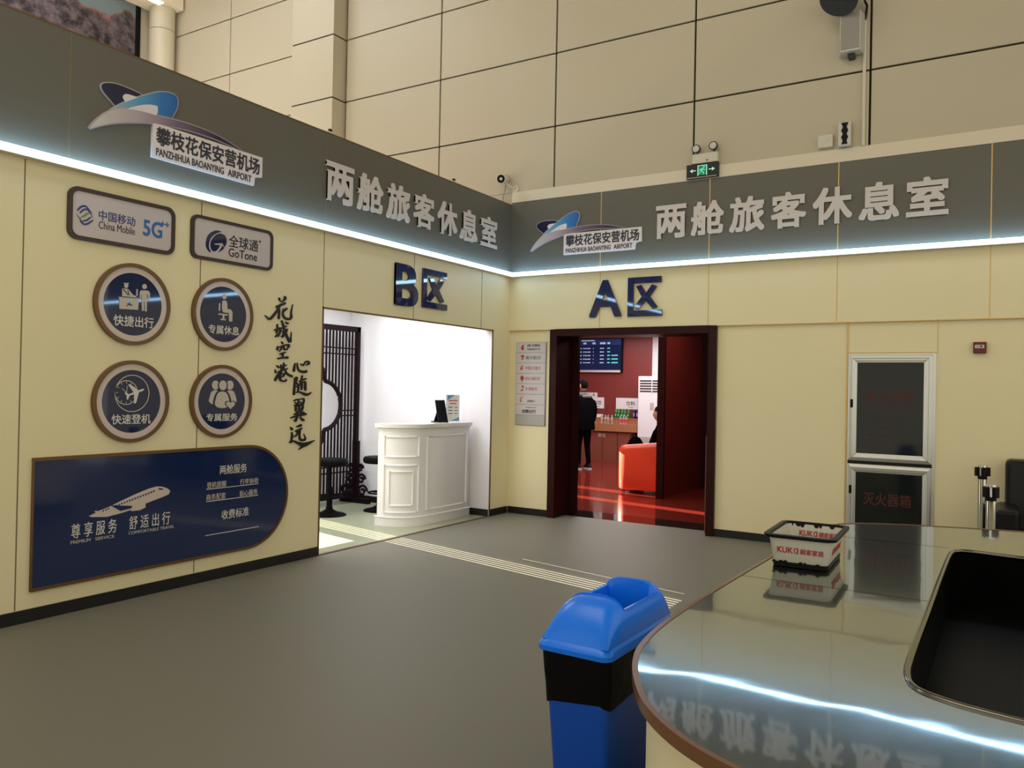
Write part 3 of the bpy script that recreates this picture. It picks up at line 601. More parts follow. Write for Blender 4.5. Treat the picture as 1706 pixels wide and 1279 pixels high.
# brush lettering on the cladding, stroke by stroke
t = wthing('L', 'brush_lettering', 'black brush lettering in two vertical columns beside the bright white opening', 'lettering', -3.88, 1.01)
C1, C2 = (60/495, 435, 485), (55/440, 475, 595)
BR = [(C1, [[(240,95,18),(255,135,14)], [(318,75,22),(322,105,26),(285,140,12),(265,150,8)], [(205,215,26),(250,195,22),(320,165,26)], [(255,180,14),(230,240,22),(180,310,24),(115,380,24),(75,360,14),(45,330,4)], [(245,250,12),(240,310,18),(235,375,22)], [(345,235,20),(320,262,14),(280,300,8)], [(300,240,8),(290,310,16),(315,365,22),(370,382,26),(405,360,22),(405,280,12),(428,180,3)]]),
 (C1, [[(215,455,14),(215,530,18),(205,575,14)], [(180,535,18),(225,515,16),(250,500,10)], [(190,625,16),(215,600,16),(260,570,8)], [(235,525,12),(290,500,16),(340,480,14)], [(260,510,14),(250,570,16),(225,625,8)], [(270,555,10),(300,545,14),(295,600,14),(270,625,10)], [(275,405,14),(300,480,18),(335,590,20),(385,695,24),(400,640,10),(408,560,3)], [(350,520,14),(330,580,12),(290,635,6)], [(325,425,10),(360,445,22)]]),
 (C1, [[(275,695,14),(290,720,20)], [(220,755,10),(215,805,22)], [(225,775,10),(290,750,14),(350,735,18),(375,750,22),(350,790,8)], [(275,765,10),(265,800,12),(235,830,6)], [(305,760,10),(310,800,16),(345,800,18)], [(255,865,16),(290,850,16),(325,838,12)], [(295,850,14),(285,910,14)], [(225,925,20),(280,915,16),(355,910,28)]]),
 (C1, [[(205,1020,10),(235,1045,22)], [(185,1080,10),(195,1120,18)], [(185,1225,22),(205,1170,16),(245,1110,6)], [(250,1045,12),(290,1030,12),(340,1015,14)], [(265,1010,10),(270,1080,12)], [(305,985,14),(300,1075,14)], [(225,1110,12),(280,1085,14),(350,1065,16)], [(275,1090,12),(250,1150,16),(210,1200,8)], [(320,1080,10),(350,1135,20),(415,1170,24)], [(270,1140,10),(310,1130,14),(295,1170,12),(262,1175,10)], [(260,1150,12),(255,1215,18),(290,1235,18),(330,1230,16),(335,1205,6)]]),
 (C2, [[(125,80,10),(115,140,20),(108,185,22)], [(155,75,8),(158,130,14),(180,175,18),(235,195,26),(275,190,20),(270,170,8)], [(195,90,8),(235,105,22)], [(240,100,10),(265,60,14),(300,60,22),(310,85,18),(270,105,8)]]),
 (C2, [[(130,270,16),(120,350,18),(110,495,22)], [(115,290,16),(150,270,20),(140,330,14),(165,370,14),(135,400,8)], [(180,320,10),(230,300,16),(270,285,16)], [(220,245,14),(205,320,14),(180,380,8)], [(215,340,12),(210,430,14)], [(215,345,10),(260,330,16),(262,440,16)], [(215,375,8),(255,370,8)], [(215,405,8),(255,400,8)], [(170,385,14),(165,450,12)], [(145,465,14),(185,462,14),(250,490,26),(290,495,24),(345,465,4)]]),
 (C2, [[(110,580,14),(165,560,14),(170,620,12)], [(185,560,12),(240,555,16),(235,625,14)], [(125,600,12),(150,620,14)], [(195,595,12),(215,610,12)], [(115,640,12),(165,630,12)], [(180,630,12),(225,620,12)], [(130,660,14),(135,720,14)], [(130,660,14),(225,640,16),(215,710,16)], [(140,690,10),(215,675,10)], [(140,720,10),(210,705,10)], [(178,650,10),(178,720,10)], [(115,760,16),(170,740,14),(240,735,18)], [(155,730,12),(158,790,12)], [(205,725,12),(203,785,12)], [(70,805,14),(150,780,16),(265,755,24)], [(150,800,12),(125,850,22)], [(190,800,10),(235,840,24)]]),
 (C2, [[(150,925,14),(205,905,28)], [(130,985,16),(170,965,14),(215,945,16)], [(165,975,12),(150,1030,16),(110,1060,8)], [(195,965,10),(185,1040,14),(195,1095,22),(245,1100,22),(262,1075,12),(240,1020,3)], [(65,930,10),(85,960,26)], [(80,1000,12),(85,1050,18),(70,1120,16)], [(55,1135,20),(100,1115,18),(160,1140,24),(235,1165,44),(310,1140,26),(385,1105,4)], [(250,1170,30),(215,1195,18),(170,1230,3)]])]
for Z, S in BR: ribbons('character', 'L', [[(x, y, w_*1.34) for x, y, w_ in st] for st in S], *Z, 0.002, 0.012, 'ink', t)

# airline directory beside the doorway
t = wthing('B', 'airline_directory', 'narrow silver airline directory board beside the dark doorway', 'sign board', 0.103, 1.143, -0.03)
shape('backing', [rect(0.103, 1.143, 0.548, 2.208)], 0, 0.012, 'grey_metal', t)
RH = (2.208-1.143)/8
ROWS = [('AIR CHINA', '中国国际航空公司', 'red_ink', 'ink'), ('南方航空', None, 'red_ink', 'ink_soft'), ('中国东方航空', None, 'red_ink', 'red_ink'), ('四川航空', None, 'red_ink', 'red_ink'), ('天津航空', None, 'red_ink', 'red_ink'), ('成都航空', None, 'orange_ink', 'ink_soft'), ('龙腾出行', None, None, 'ink'), None]
EM = [[[(0.30, 0.3), (0.2, 0.5), (0.28, 0.72), (0.26, 0.9), (0.1, 0.75), (0.0, 0.45), (0.06, 0.15), (0.2, 0.1)]], [[(0, 0.75), (0.17, 0.9), (0.33, 0.75), (0.30, 0.6), (0.22, 0.62), (0.24, 0.2), (0.1, 0.2), (0.11, 0.62), (0.02, 0.6)]], [[(0.02, 0.15), (0.0, 0.5), (0.12, 0.85), (0.27, 0.9), (0.15, 0.65), (0.17, 0.45), (0.25, 0.3), (0.14, 0.32)]], [[(0.16+0.16*math.cos(a*PI/12), 0.55+0.33*math.sin(a*PI/12)) for a in range(24)], [(0.08, 0.05), (0.24, 0.05), (0.22, 0.18), (0.1, 0.18)]], [[(0.1, 0.95), (0.33, 0.92), (0.30, 0.6), (0.18, 0.68)], [(0.0, 0.1), (0.15, 0.45), (0.33, 0.5), (0.24, 0.25)]], [[(0.0, 0.1), (0.02, 0.55), (0.12, 0.8), (0.36, 0.98), (0.18, 0.7), (0.12, 0.4), (0.16, 0.05)]]]
for i, row in enumerate(ROWS):
    v1 = 2.208-RH*i; v0 = v1-RH
    p = shape('name_strip', [rect(0.110, v0+0.003, 0.541, v1-0.003)], 0.012, 0.018, 'dir_face' if row else 'dir_blank', t)
    if not row: continue
    if row[2]: shapes('emblem', [[(0.175+x*0.17, v0+0.022+y*0.092) for x, y in P] for P in EM[i]], 0.018, 0.0195, row[2], p)
    if i == 0: text('lettering', row[0], (0.268, v0+0.075, 0.458, v0+0.107), 0.018, 0.0195, 'ink', p, bold=0.02); text('lettering', row[1], (0.268, v0+0.030, 0.462, v0+0.056), 0.018, 0.0195, 'ink_soft', p)
    elif i == 6: text('lettering', row[0], (0.205, v0+0.022, 0.415, v0+0.070), 0.018, 0.0195, 'ink', p, bold=0.02); text('lettering', 'dragonpass', (0.262, v0+0.086, 0.42, v0+0.106), 0.018, 0.0195, 'ink_soft', p)
    elif i == 5: text('lettering', row[0], (0.285, v0+0.030, 0.40, v0+0.060), 0.018, 0.0195, 'ink_soft', p)
    else: text('lettering', row[0], (0.25, v0+0.045, 0.47 if i != 4 else 0.43, v0+0.090), 0.018, 0.0195, row[3], p)

# fire-hose cabinet set into the back wall
t = thing('fire_hose_cabinet', 'aluminium framed fire hose cabinet with dark glass doors and faded red lettering', 'fire cabinet', (4.115, 0.0, 0.0)); ORG[t.name] = (0, 0)
x0, x1, zt, zm, zb = 0.0, 0.80, 2.035, 0.92, 0.10
cs = MB(); cs.box(x0, x1, 0.022, 0.0295, zb, zt); cs.build('case', M['alu'], t); bx('door_gap', M['gap'], 0.006, 0.776, 0.0205, 0.0222, 0.908, 0.942, t)
for nm, a, b_ in (('upper_door', 0.945, 2.020), ('lower_door', 0.115, 0.905)):
    d = MB(); f = 0.075; X0, X1 = x0+0.012, x1-0.030
    def ringr(e, y): return [(X0+e, y, a+e), (X1-e, y, a+e), (X1-e, y, b_-e), (X0+e, y, b_-e)]
    d.loft([ringr(0, .022), ringr(0, .004), ringr(.006, 0), ringr(.030, -.004), ringr(.034, .000), ringr(.058, .002), ringr(.064, .006), ringr(f, .007), ringr(f, .020)], cap=False)
    o = d.build(nm, M['alu'], t)
    for cx, cz, sx_, sz_ in ((X0, a, 1, 1), (X1, a, -1, 1), (X1, b_, -1, -1), (X0, b_, 1, -1)):
        MB().add([(cx, -.0003, cz+sz_*.002), (cx+sx_*.002, -.0003, cz), (cx+sx_*f, -.0046, cz+sz_*(f-.002)), (cx+sx_*(f-.002), -.0046, cz+sz_*f)], [(0, 1, 2, 3)]).build('mitre_line', M['dark_grey'], o)
    g = bx('glass_pane', M['dark_glass'], X0+f, X1-f, 0.008, 0.014, a+f, b_-f, o)
    bx('latch', M['black_plastic'], X0+0.014, X0+0.040, -0.008, 0.0, a+(b_-a)*(0.5 if nm == 'upper_door' else 0.62), a+(b_-a)*(0.5 if nm == 'upper_door' else 0.62)+0.085, o, bevel=0.003)
    gm = Matrix(((1, 0, 0, 0), (0, 0, -1, 0.008), (0, 1, 0, 0), (0, 0, 0, 1)))
    def gtext(s_, box, bold=0.0, m_='faded_red'):
        q = text('lettering', s_, box, 0.0002, 0.001, m_, o, bold=bold); q.data.transform(gm)
    if nm == 'upper_door':
        gtext('消火栓箱', (0.17, 1.545, 0.61, 1.665), 0.012); gtext('FIRE HYDRANT', (0.17, 1.50, 0.61, 1.528), 0.01)
        gtext('火警 119', (0.24, 1.425, 0.52, 1.460))
        for k, (ua, ub) in enumerate(((0.24, 0.56), (0.30, 0.50), (0.19, 0.58), (0.19, 0.58))): gtext('使用方法 打开箱门 取出水带'[:(13 if ub-ua > .3 else 6)], (ua, 1.345-k*0.075, ub, 1.375-k*0.075))
    else: gtext('灭火器箱', (0.16, 0.50, 0.60, 0.63), 0.012)

# alarm call point
t = thing('fire_alarm_call_point', 'small dark red alarm call point on the wall right of the fire hose cabinet', 'fire alarm', (5.28, 0.03, 2.03)); ORG[t.name] = (0, 0)
bx('housing', M['alarm_red'], -0.055, 0.055, -0.045, 0, 0, 0.108, t, bevel=0.006)
lb_ = bx('break_plate', M['white_label'], -0.040, 0.036, -0.047, -0.044, 0.048, 0.080, t)
q = text('lettering', '火警', (-0.030, 0.054, 0.026, 0.075), 0, 0.001, 'ink', lb_, bold=0.01); q.data.transform(Matrix(((1, 0, 0, 0), (0, 0, -1, -0.0465), (0, 1, 0, 0), (0, 0, 0, 1))))

# exit sign and twin emergency lamp
t = thing('exit_sign', 'green running man exit sign with two arrows at the top of the grey fascia', 'exit sign', (2.555, -0.016, 4.025)); ORG[t.name] = (0, 0)
bx('housing', M['sign_black'], -0.185, 0.185, -0.035, 0.0, 0.0, 0.165, t, bevel=0.004)
bx('lower_rail', M['grey_metal'], -0.175, 0.165, -0.037, -0.033, 0.006, 0.016, t)
tf = bpy.data.objects.new('pictogram', None)
def pict(polys, m_, name, n=0.002):
    q = shapes(name, polys, 0, n, m_, t); q.data.transform(Matrix(((1, 0, 0, 0), (0, 0, -1, -0.0352), (0, 1, 0, 0), (0, 0, 0, 1)))); return q
bpy.data.objects.remove(tf)
pict([rect(-0.050, 0.035, 0.050, 0.140)], 'exit_dark', 'door_field', 0.001)
pict([rect(-0.055, 0.030, -0.045, 0.145), rect(0.045, 0.030, 0.055, 0.145), rect(-0.055, 0.138, 0.055, 0.145)], 'exit_pale', 'door_outline')
pict([[(0.018+0.011*math.cos(a*PI/8), 0.122+0.011*math.sin(a*PI/8)) for a in range(16)], [(-0.012, 0.108), (0.012, 0.110), (0.036, 0.088), (0.030, 0.082), (0.010, 0.095), (0.004, 0.080), (0.024, 0.062), (0.018, 0.038), (0.008, 0.038), (0.010, 0.058), (-0.012, 0.074), (-0.020, 0.056), (-0.040, 0.048), (-0.040, 0.058), (-0.026, 0.064), (-0.014, 0.092), (-0.024, 0.096), (-0.032, 0.080), (-0.040, 0.084), (-0.028, 0.106)]], 'exit_green', 'running_figure', 0.003)
for s in (-1, 1): pict([[(s*0.075, 0.085), (s*0.075, 0.095), (s*0.115, 0.095), (s*0.110, 0.112), (s*0.145, 0.090), (s*0.110, 0.068), (s*0.115, 0.085)]], 'exit_pale', 'arrow')
t = thing('emergency_light', 'white twin lamp emergency light just above the green exit sign', 'emergency light', (2.585, 0.0, 4.165))
ORG[t.name] = (0, 0)
bx('housing', M['off_white'], -0.145, 0.145, -0.065, 0.0, 0.028, 0.135, t, bevel=0.004)
bx('indicator', M['dark_grey'], 0.015, 0.04, -0.0665, -0.064, 0.046, 0.058, t)
for s, h in ((-0.098, 0.190), (0.098, 0.200)):
    lm = MB(); lm.lathe([(0.020, -0.03), (0.046, -0.05), (0.050, -0.075), (0.048, -0.085), (0.040, -0.085)], (s, 0, h), 24, 'y'); o = lm.build('lamp_head', M['dark_grey'], t, smooth=True)
    MB().lathe([(0.040, -0.084), (0.030, -0.089), (0.012, -0.090)], (s, 0, h), 24, 'y').build('reflector', M['silver_plastic'], o, smooth=True)
    MB().tube([(s, -0.03, 0.13), (s, -0.03, h-0.03)], 0.008).build('stem', M['dark_grey'], o)

# cctv camera on the corner of the fascia
t = thing('security_camera', 'small white bullet security camera above the corner where the walls meet', 'security camera', (-0.04, 0.0, 4.18))
MB().lathe([(0.05, 0.0), (0.05, -0.015), (0.03, -0.02)], (0.10, 0, 0.02), 20, 'y').build('wall_mount', M['off_white'], t, smooth=True)
MB().tube([(0.10, -0.02, 0.02), (0.07, -0.09, 0.03), (0.02, -0.13, 0.08)], 0.014).build('bracket', M['off_white'], t, smooth=True)
mb = MB(); mb.lathe([(0.046, 0.14), (0.060, 0.12), (0.062, -0.10), (0.058, -0.11), (0.050, -0.11)], (0, 0, 0), 24, 'y'); o = mb.build('body', M['off_white'], t, smooth=True)
o.location = (0.00, -0.16, 0.125); o.rotation_euler = (math.radians(14), 0, math.radians(18))
MB().lathe([(0.052, -0.109), (0.050, -0.112), (0.02, -0.112), (0.018, -0.105)], (0, 0, 0), 24, 'y').build('lens', M['black_plastic'], o, smooth=True)
MB().tube([(0.02, -0.12, 0.06), (-0.04, -0.05, 0.0), (-0.09, -0.04, -0.15)], 0.006).build('cable', M['grey_metal'], t)

# junction box, siren, conduit, speaker, flood lamp
t = thing('junction_box', 'small cream junction box on the tall wall beside the grey sounder', 'junction box', (3.862, 0.0, 4.185))
bx('box_body', M['off_white'], -0.075, 0.075, -0.05, 0, 0, 0.13, t, bevel=0.006); bx('cover_label', M['silver_plastic'], -0.045, 0.045, -0.052, -0.049, 0.05, 0.095, t)
t = thing('wall_sounder', 'grey and black wall sounder beside the cream junction box', 'sounder', (4.055, 0.0, 4.165))
bx('case', M['silver_plastic'], -0.065, 0.060, -0.07, 0, 0.0, 0.255, t, bevel=0.012)
mb = MB(); mb.prism([(-0.03, 0.02), (0.03, 0.02), (0.018, 0.055), (0.034, 0.09), (0.018, 0.125), (0.034, 0.16), (0.018, 0.195), (0.034, 0.24), (-0.034, 0.24), (-0.018, 0.195), (-0.034, 0.16), (-0.018, 0.125), (-0.034, 0.09), (-0.018, 0.055)], 0, 0.006)
o = mb.build('grille', M['black_plastic'], t); o.rotation_euler = (PI/2, 0, 0); o.location = (0, -0.07, 0)
t = thing('conduit_pipe', 'cream conduit pipe running up the tall wall beside the grey speaker', 'pipe', (4.225, -0.016, 4.157))
MB().tube([(0, 0, 0), (0, 0, 1.30)], 0.017, 14).build('tube', M['off_white'], t, smooth=True)
MB().tube([(0, -0.01, 1.28), (0.02, -0.03, 1.42), (-0.005, -0.05, 1.47)], 0.011, 8).build('cable', M['black_plastic'], t, smooth=True)
t = thing('wall_speaker', 'silver box speaker on the tall wall under the dark flood lamp', 'speaker', (4.105, 0.0, 5.10))
mb = MB(); mb.prism([(-0.125, -0.02), (-0.095, -0.16), (0.095, -0.16), (0.125, -0.02), (0.10, 0), (-0.10, 0)], 0, 0.40); mb.build('cabinet', M['silver_plastic'], t, bevel=0.01)
bx('grille', M['mesh_grey'], -0.088, 0.088, -0.166, -0.159, 0.02, 0.38, t, bevel=0.004)
bx('wall_bracket', M['dark_grey'], -0.03, 0.03, -0.10, 0.0, -0.04, 0.0, t)
bx('hanger', M['dark_grey'], -0.02, 0.0, -0.05, -0.03, 0.40, 0.50, t)
t = thing('flood_lamp', 'dark round flood lamp at the top of the tall wall above the speaker', 'lamp', (4.09, 0.0, 5.62))
mb = MB(); mb.lathe([(0.05, 0.22), (0.13, 0.20), (0.165, 0.08), (0.175, 0.0), (0.185, -0.02), (0.185, -0.035), (0.17, -0.035)], (0, 0, 0), 36)
o = mb.build('housing', M['dark_grey'], t, smooth=True); o.location = (-0.065, -0.32, -0.03); o.rotation_euler = (math.radians(-32), math.radians(12), 0)
MB().lathe([(0.172, -0.030), (0.10, -0.026), (0.0, -0.024)], (0, 0, 0), 36).build('lens', M['black_plastic'], o, smooth=True)
MB().tube([(0.05, 0.0, 0.10), (0.06, -0.12, 0.12), (0.03, -0.20, 0.12)], 0.022, 10).build('bracket', M['dark_grey'], t)

# small clips on top of the left fascia
for y, lab in ((-3.28, 'small black clip on the fascia edge, above the start of the white lettering'), (-1.275, 'small black clip on the fascia edge, nearer the corner')):
    t = thing('fascia_clip', lab, 'clip', (-0.01, y, 3.995), group='clips on the fascia edge')
    bx('foot', M['off_white'], -0.02, 0.02, -0.045, 0.015, 0, 0.018, t); bx('clamp', M['black_plastic'], -0.012, 0.012, -0.012, 0.020, 0.018, 0.045, t)

# mountain billboard high on the far left wall, with a lamp bar over it
t = thing('billboard', 'large mountain picture billboard high up behind the left partition', 'billboard', (-7.44, -0.48, 5.6))
t.rotation_euler = (0, 0, 0)
bx('frame', M['black_plastic'], 0, 0.05, -7.0, 0.0, 0.0, 3.75, t)
o = bx('picture', M['mountain'], 0.05, 0.055, -6.9, -0.10, 0.10, 3.65, t)
t = thing('picture_light', 'pale box lamp jutting out over the end of the mountain billboard', 'lamp', (-7.385, -0.1, 8.10))
bx('housing', M['cream_edge'], 0, 0.55, -1.0, 0.06, 0.02, 0.30, t); bx('lamp_tube', mat('lamp_tube', (0.8, 0.9, 0.85), 0.5, emit=(0.8, 1.0, 0.9), es=0.7), 0.38, 0.52, -0.95, -0.30, 0.0, 0.02, t)

# =================================================================== INFORMATION DESK (steel ring counter), BASKET, BIN
ZT = 0.75
OUT = [(5.95, -2.655), (5.6, -2.690), (5.245, -2.772), (4.90, -2.89), (4.66, -3.02), (4.53, -3.22), (4.478, -3.7), (4.455, -4.4), (4.432, -5.1), (4.421, -5.6), (4.424, -5.99), (4.452, -6.256), (4.495, -6.41), (4.548, -6.533), (4.628, -6.675), (4.718, -6.784), (4.831, -6.878), (4.968, -6.949), (5.2, -7.025), (5.6, -7.10), (6.0, -7.13)]
HOL = [(6.0, -3.70), (5.56, -3.685), (5.33, -3.655), (5.265, -3.69), (5.240, -3.80), (5.232, -4.3), (5.227, -5.2), (5.224, -5.85), (5.233, -6.05), (5.262, -6.155), (5.33, -6.21), (5.45, -6.25), (5.7, -6.285), (6.0, -6.30)]
XM = 6.35                        # the desk is symmetrical about this line
def ringpts(P, off=0.0, k=6):
    h = smooth_pts(P, k); full = h + [(2*XM-x, y) for x, y in h[::-1]]
    if off:
        out = []
        for i, p in enumerate(full):
            a, b = full[i-1], full[(i+1) % len(full)]; dx, dy = b[0]-a[0], b[1]-a[1]; l = math.hypot(dx, dy) or 1; out.append((p[0]+dy/l*off, p[1]-dx/l*off))
        return out
    return full
desk = thing('information_desk', 'cream ring shaped information desk with a shiny steel top and copper edging', 'desk', (0, 0, 0)); ORG[desk.name] = (0, 0)
o_out, o_in = ringpts(OUT), ringpts(HOL)
# orientation of both rings: counter-clockwise would have positive area
area = lambda P: sum(P[i-1][0]*P[i][1]-P[i][0]*P[i-1][1] for i in range(len(P)))/2
so, si = (1 if area(o_out) > 0 else -1), (1 if area(o_in) > 0 else -1)
grow_o = lambda d: ringpts(OUT, d*so); grow_i = lambda d: ringpts(HOL, d*si)
shape('steel_top', [o_out, o_in], ZT-0.012, ZT, 'steel', desk)
shape('edge_band', [grow_o(0.012), grow_o(-0.006)], ZT-0.034, ZT+0.003, 'edge_copper', desk)
MB().tube([(x, y, ZT-0.004) for x, y in o_in], 0.013, 10, True).build('inner_rim', M['edge_chrome'], desk, smooth=True)
shape('body_panel', [grow_o(-0.035), grow_o(-0.065)], 0.09, ZT-0.012, 'cream', desk)
shape('plinth', [grow_o(-0.06), grow_o(-0.10)], 0.0, 0.09, 'skirting', desk)
shape('inner_wall', [grow_i(0.03), grow_i(-0.002)], 0.02, ZT-0.012, 'desk_black', desk)
shape('work_surface', [grow_i(-0.003), ringpts([(6.0, -4.35), (5.95, -4.35), (5.9, -4.4), (5.88, -4.6), (5.88, -5.4), (5.9, -5.6), (5.95, -5.65), (6.0, -5.65)])], 0.44, 0.47, 'desk_black', desk)
shape('inner_plinth', [grow_i(-0.003)], 0.004, 0.02, 'desk_black', desk)
for y in (-3.62, -5.02): bx('sheet_joint', M['desk_black'], 4.46 if y > -4 else 4.435, 5.22, y-0.0012, y+0.0012, ZT-0.001, ZT+0.0006, desk)

t = thing('plastic_basket', 'cream plastic basket with black rim and red lettering on the steel desk top', 'basket', (4.628, -4.49, ZT+0.002), math.radians(1.5)); ORG[t.name] = (0, 0)
def brect(hx, hy, r, z, n=5): return [(x, y, z) for x, y in rrect(-hx, -hy, hx, hy, r, n)]
BH = 0.155
mb = MB(); mb.loft([brect(.122, .205, .03, .006), brect(.126, .210, .03, .012), brect(.150, .235, .035, BH), brect(.145, .230, .033, BH), brect(.120, .204, .028, .016)], cap=False)
mb.f.append(tuple(range(len(mb.v)-24, len(mb.v)))); mb.build('tub', M['tub_white'], t, smooth=True)
mb = MB(); q = [brect(.147, .232, .035, BH-.016), brect(.170, .255, .045, BH-.010), brect(.172, .257, .046, BH+.004), brect(.148, .233, .036, BH+.006), brect(.143, .228, .034, BH-.004)]
mb.loft(q+[q[0]], cap=False); mb.build('rim', M['black_plastic'], t, smooth=True)
mb = MB(); q = [brect(.120, .203, .03, 0.0), brect(.131, .215, .034, 0.001), brect(.133, .217, .034, .020), brect(.127, .211, .032, .024)]
mb.loft(q); mb.build('base_band', M['black_plastic'], t, smooth=True)
dr_ = MB(); random.seed(3)                          # ragged drips of the black coating under the rim and over the base
for k in range(7):
    u = random.uniform(-.125, .125); ln = random.uniform(.001, .011); wd = random.uniform(.008, .020)
    dr_.add([(u-wd, .2275, BH-.004), (u+wd, .2275, BH-.004), (u+wd*.4, .2245, BH-.012-ln), (u-wd*.4, .2245, BH-.012-ln)], [(0, 1, 2, 3)])
    dr_.add([(u-wd, -.2145, .020), (u+wd, -.2145, .020), (u+wd*.3, -.2165, .026+ln*.5), (u-wd*.3, -.2165, .026+ln*.5)], [(0, 1, 2, 3)])
dr_.build('rough_edge', M['black_plastic'], t)
tilt = math.atan2(.025, BH-.012)
def basket_text(y, flip, box):
    W_ = box[2]-box[0]
    for s_, b_, bo in (('KUK', (box[0], box[1], box[0]+W_*.345, box[3]), .02), ('ɑ', (box[0]+W_*.365, box[1], box[0]+W_*.46, box[3]), 0), ('顾家家居', (box[0]+(box[2]-box[0])*.5, box[1]-.001, box[2], box[3]-.002), .012)):
        if s_ == 'ɑ':
            cx, cy, rx, ry = (b_[0]+b_[2])/2-.001, (b_[1]+b_[3])/2, (b_[2]-b_[0])/2, (b_[3]-b_[1])/2
            q = shape('lettering', [circ(cx, cy, rx, 32, ry), circ(cx, cy, rx-.0044, 32, ry-.0044)], 0, 0.001, 'red_ink', t)
            q2 = shape('lettering', [rect(cx+rx-.0034, cy-ry, cx+rx+.0010, cy+ry)], 0, 0.0011, 'red_ink', t)
            q2.data.transform(Matrix.Translation((0, y, .012)) @ Matrix.Rotation(PI/2+(tilt if not flip else -tilt), 4, 'X'))
        else: q = text('lettering', s_, b_, 0, 0.001, 'red_ink', t, bold=bo)
        q.data.transform(Matrix.Translation((0, y, .012)) @ Matrix.Rotation(PI/2+(tilt if not flip else -tilt), 4, 'X'))
basket_text(-.2112, False, (-.105, .058, .112, .088))
basket_text(.2020, True, (-.080, .078, .120, .108))
for s_, b_, bo in (('KUKɑ', (-.13, .05, -.02, .085), .02), ('顾家家居', (.0, .05, .14, .083), .012)):
    q = text('lettering', s_, b_, 0, 0.001, 'red_ink', t, bold=bo); q.data.transform(Matrix.Translation((.1272, 0, .012)) @ Matrix.Rotation(math.atan2(.024, BH-.012), 4, 'Y') @ Matrix.Rotation(PI/2, 4, 'Z') @ Matrix.Rotation(PI/2, 4, 'X'))

t = thing('trash_bin', 'tall slim blue trash bin with a black bag under its hooded lid', 'bin', (4.145, -5.845, 0), math.radians(-1))
mb = MB(); mb.loft([brect(.105, .235, .03, 0.0), brect(.110, .24, .03, .01), brect(.137, .295, .035, .60), brect(.137, .295, .035, .64)], cap=False)
mb.f.append(tuple(reversed(range(24)))); mb.build('body', M['blue_body'], t, smooth=True)
random.seed(5); rings = []
for k, (z, g) in enumerate(((.645, .006), (.60, .007), (.55, .007), (.50, .006), (.455, .003))):
    hx, hy = .110+(.027*z/.6)+g, .24+(.055*z/.6)+g
    rings.append([(x*(1+random.uniform(-.010, .014)), y*(1+random.uniform(-.003, .006)), zz_+(0.03*math.sin(x*16+1.2)+0.018*math.sin(y*9) if k == 4 else 0)) for x, y, zz_ in brect(hx, hy, .035, z, 6)])
MB().loft(rings, cap=False).build('bin_bag', M['black_bag'], t, smooth=True)
lid = MB(); q = [brect(.139, .297, .036, .628), brect(.153, .323, .04, .630), brect(.155, .325, .042, .648), brect(.146, .314, .042, .662), brect(.138, .305, .042, .668)]
lid.loft(q, cap=False)
NU, NV = 24, 30; grid = []
OX, OYA, OYB = 0.080, -0.125, 0.215                # opening in the hood
vv = [-.305+.61*j/NV for j in range(NV+1)]
def hood(a, y):
    e = min(1.0, (y+.305)/.16) if y < 0 else min(1.0, (.305-y)/.075)
    hgt = .668+.142*(math.sin(e*PI/2)**0.75 if y < 0 else math.sin(e*PI/2)**.6)
    ct, st = math.cos(a), math.sin(a); x = -.138*math.copysign(abs(ct)**.55, ct)*(1-.06*abs(st)); z = .668+(hgt-.668)*abs(st)**.72
    return (x, y, z)
P = [[hood(PI*i/NU, y) for i in range(NU+1)] for y in vv]; vid = len(lid.v)
for row in P: lid.v += row
hole = lambda j, i: 9 <= j < 25 and 5 <= i < 19
for j in range(NV):
    for i in range(NU):
        if not hole(j, i): lid.f.append((vid+j*(NU+1)+i, vid+j*(NU+1)+i+1, vid+(j+1)*(NU+1)+i+1, vid+(j+1)*(NU+1)+i))
loop = [(9, i) for i in range(5, 19)]+[(j, 19) for j in range(9, 25)]+[(25, i) for i in range(19, 5, -1)]+[(j, 5) for j in range(25, 9, -1)]
top = [P[j][i] for j, i in loop]; rimr = [(x, y, z+.006) for x, y, z in top]; inn = [(x*.90, (y-.045)*.95+.045, z+.004) for x, y, z in top]; low = [(x*.80, (y-.045)*.90+.045, .675) for x, y, z in top]
lid.loft([top, rimr, inn, low], cap=False)
lid.build('lid', M['blue_plastic'], t, smooth=True)
bx('dark_interior', M['black_bag'], -.09, .09, -.14, .23, .60, .612, t)

# =================================================================== STANCHIONS AND ARMCHAIR BY THE BACK WALL
def stanchion(x, y, h, lab, rz):
    t = thing('stanchion', lab, 'barrier post', (x, y, 0), rz, 'barrier posts by the back wall')
    MB().lathe([(0.16, 0.0), (0.16, 0.012), (0.10, 0.028), (0.036, 0.045)], n=32).build('base', M['grey_metal'], t, smooth=True)
    MB().lathe([(0.033, 0.03), (0.033, h-0.02), (0.036, h-0.018), (0.036, h-0.004), (0.028, h)], n=24).build('pole', M['chrome'], t, smooth=True)
    MB().lathe([(0.0345, h-0.125), (0.0375, h-0.12), (0.0375, h-0.10), (0.0345, h-0.095)], n=24).build('collar', M['black_plastic'], t, smooth=True)
    for a in range(4): MB().box(0.030, 0.060, -0.020, 0.020, h-0.098, h-0.020).build('belt_clip', M['black_plastic'], t, bevel=0.004).rotation_euler = (0, 0, a*PI/2)
stanchion(5.327, -0.55, 1.01, 'steel barrier post standing behind, closer to the cream wall', 0.3)
stanchion(5.405, -1.75, 0.955, 'steel barrier post in front of the other one, nearer the desk', 0.785)
t = thing('armchair', 'black leather armchair against the cream wall behind the barrier posts', 'armchair', (5.92, -0.47, 0))
bx('seat_cushion', M['leather'], -.31, .31, -.34, .22, .24, .44, t, .04)
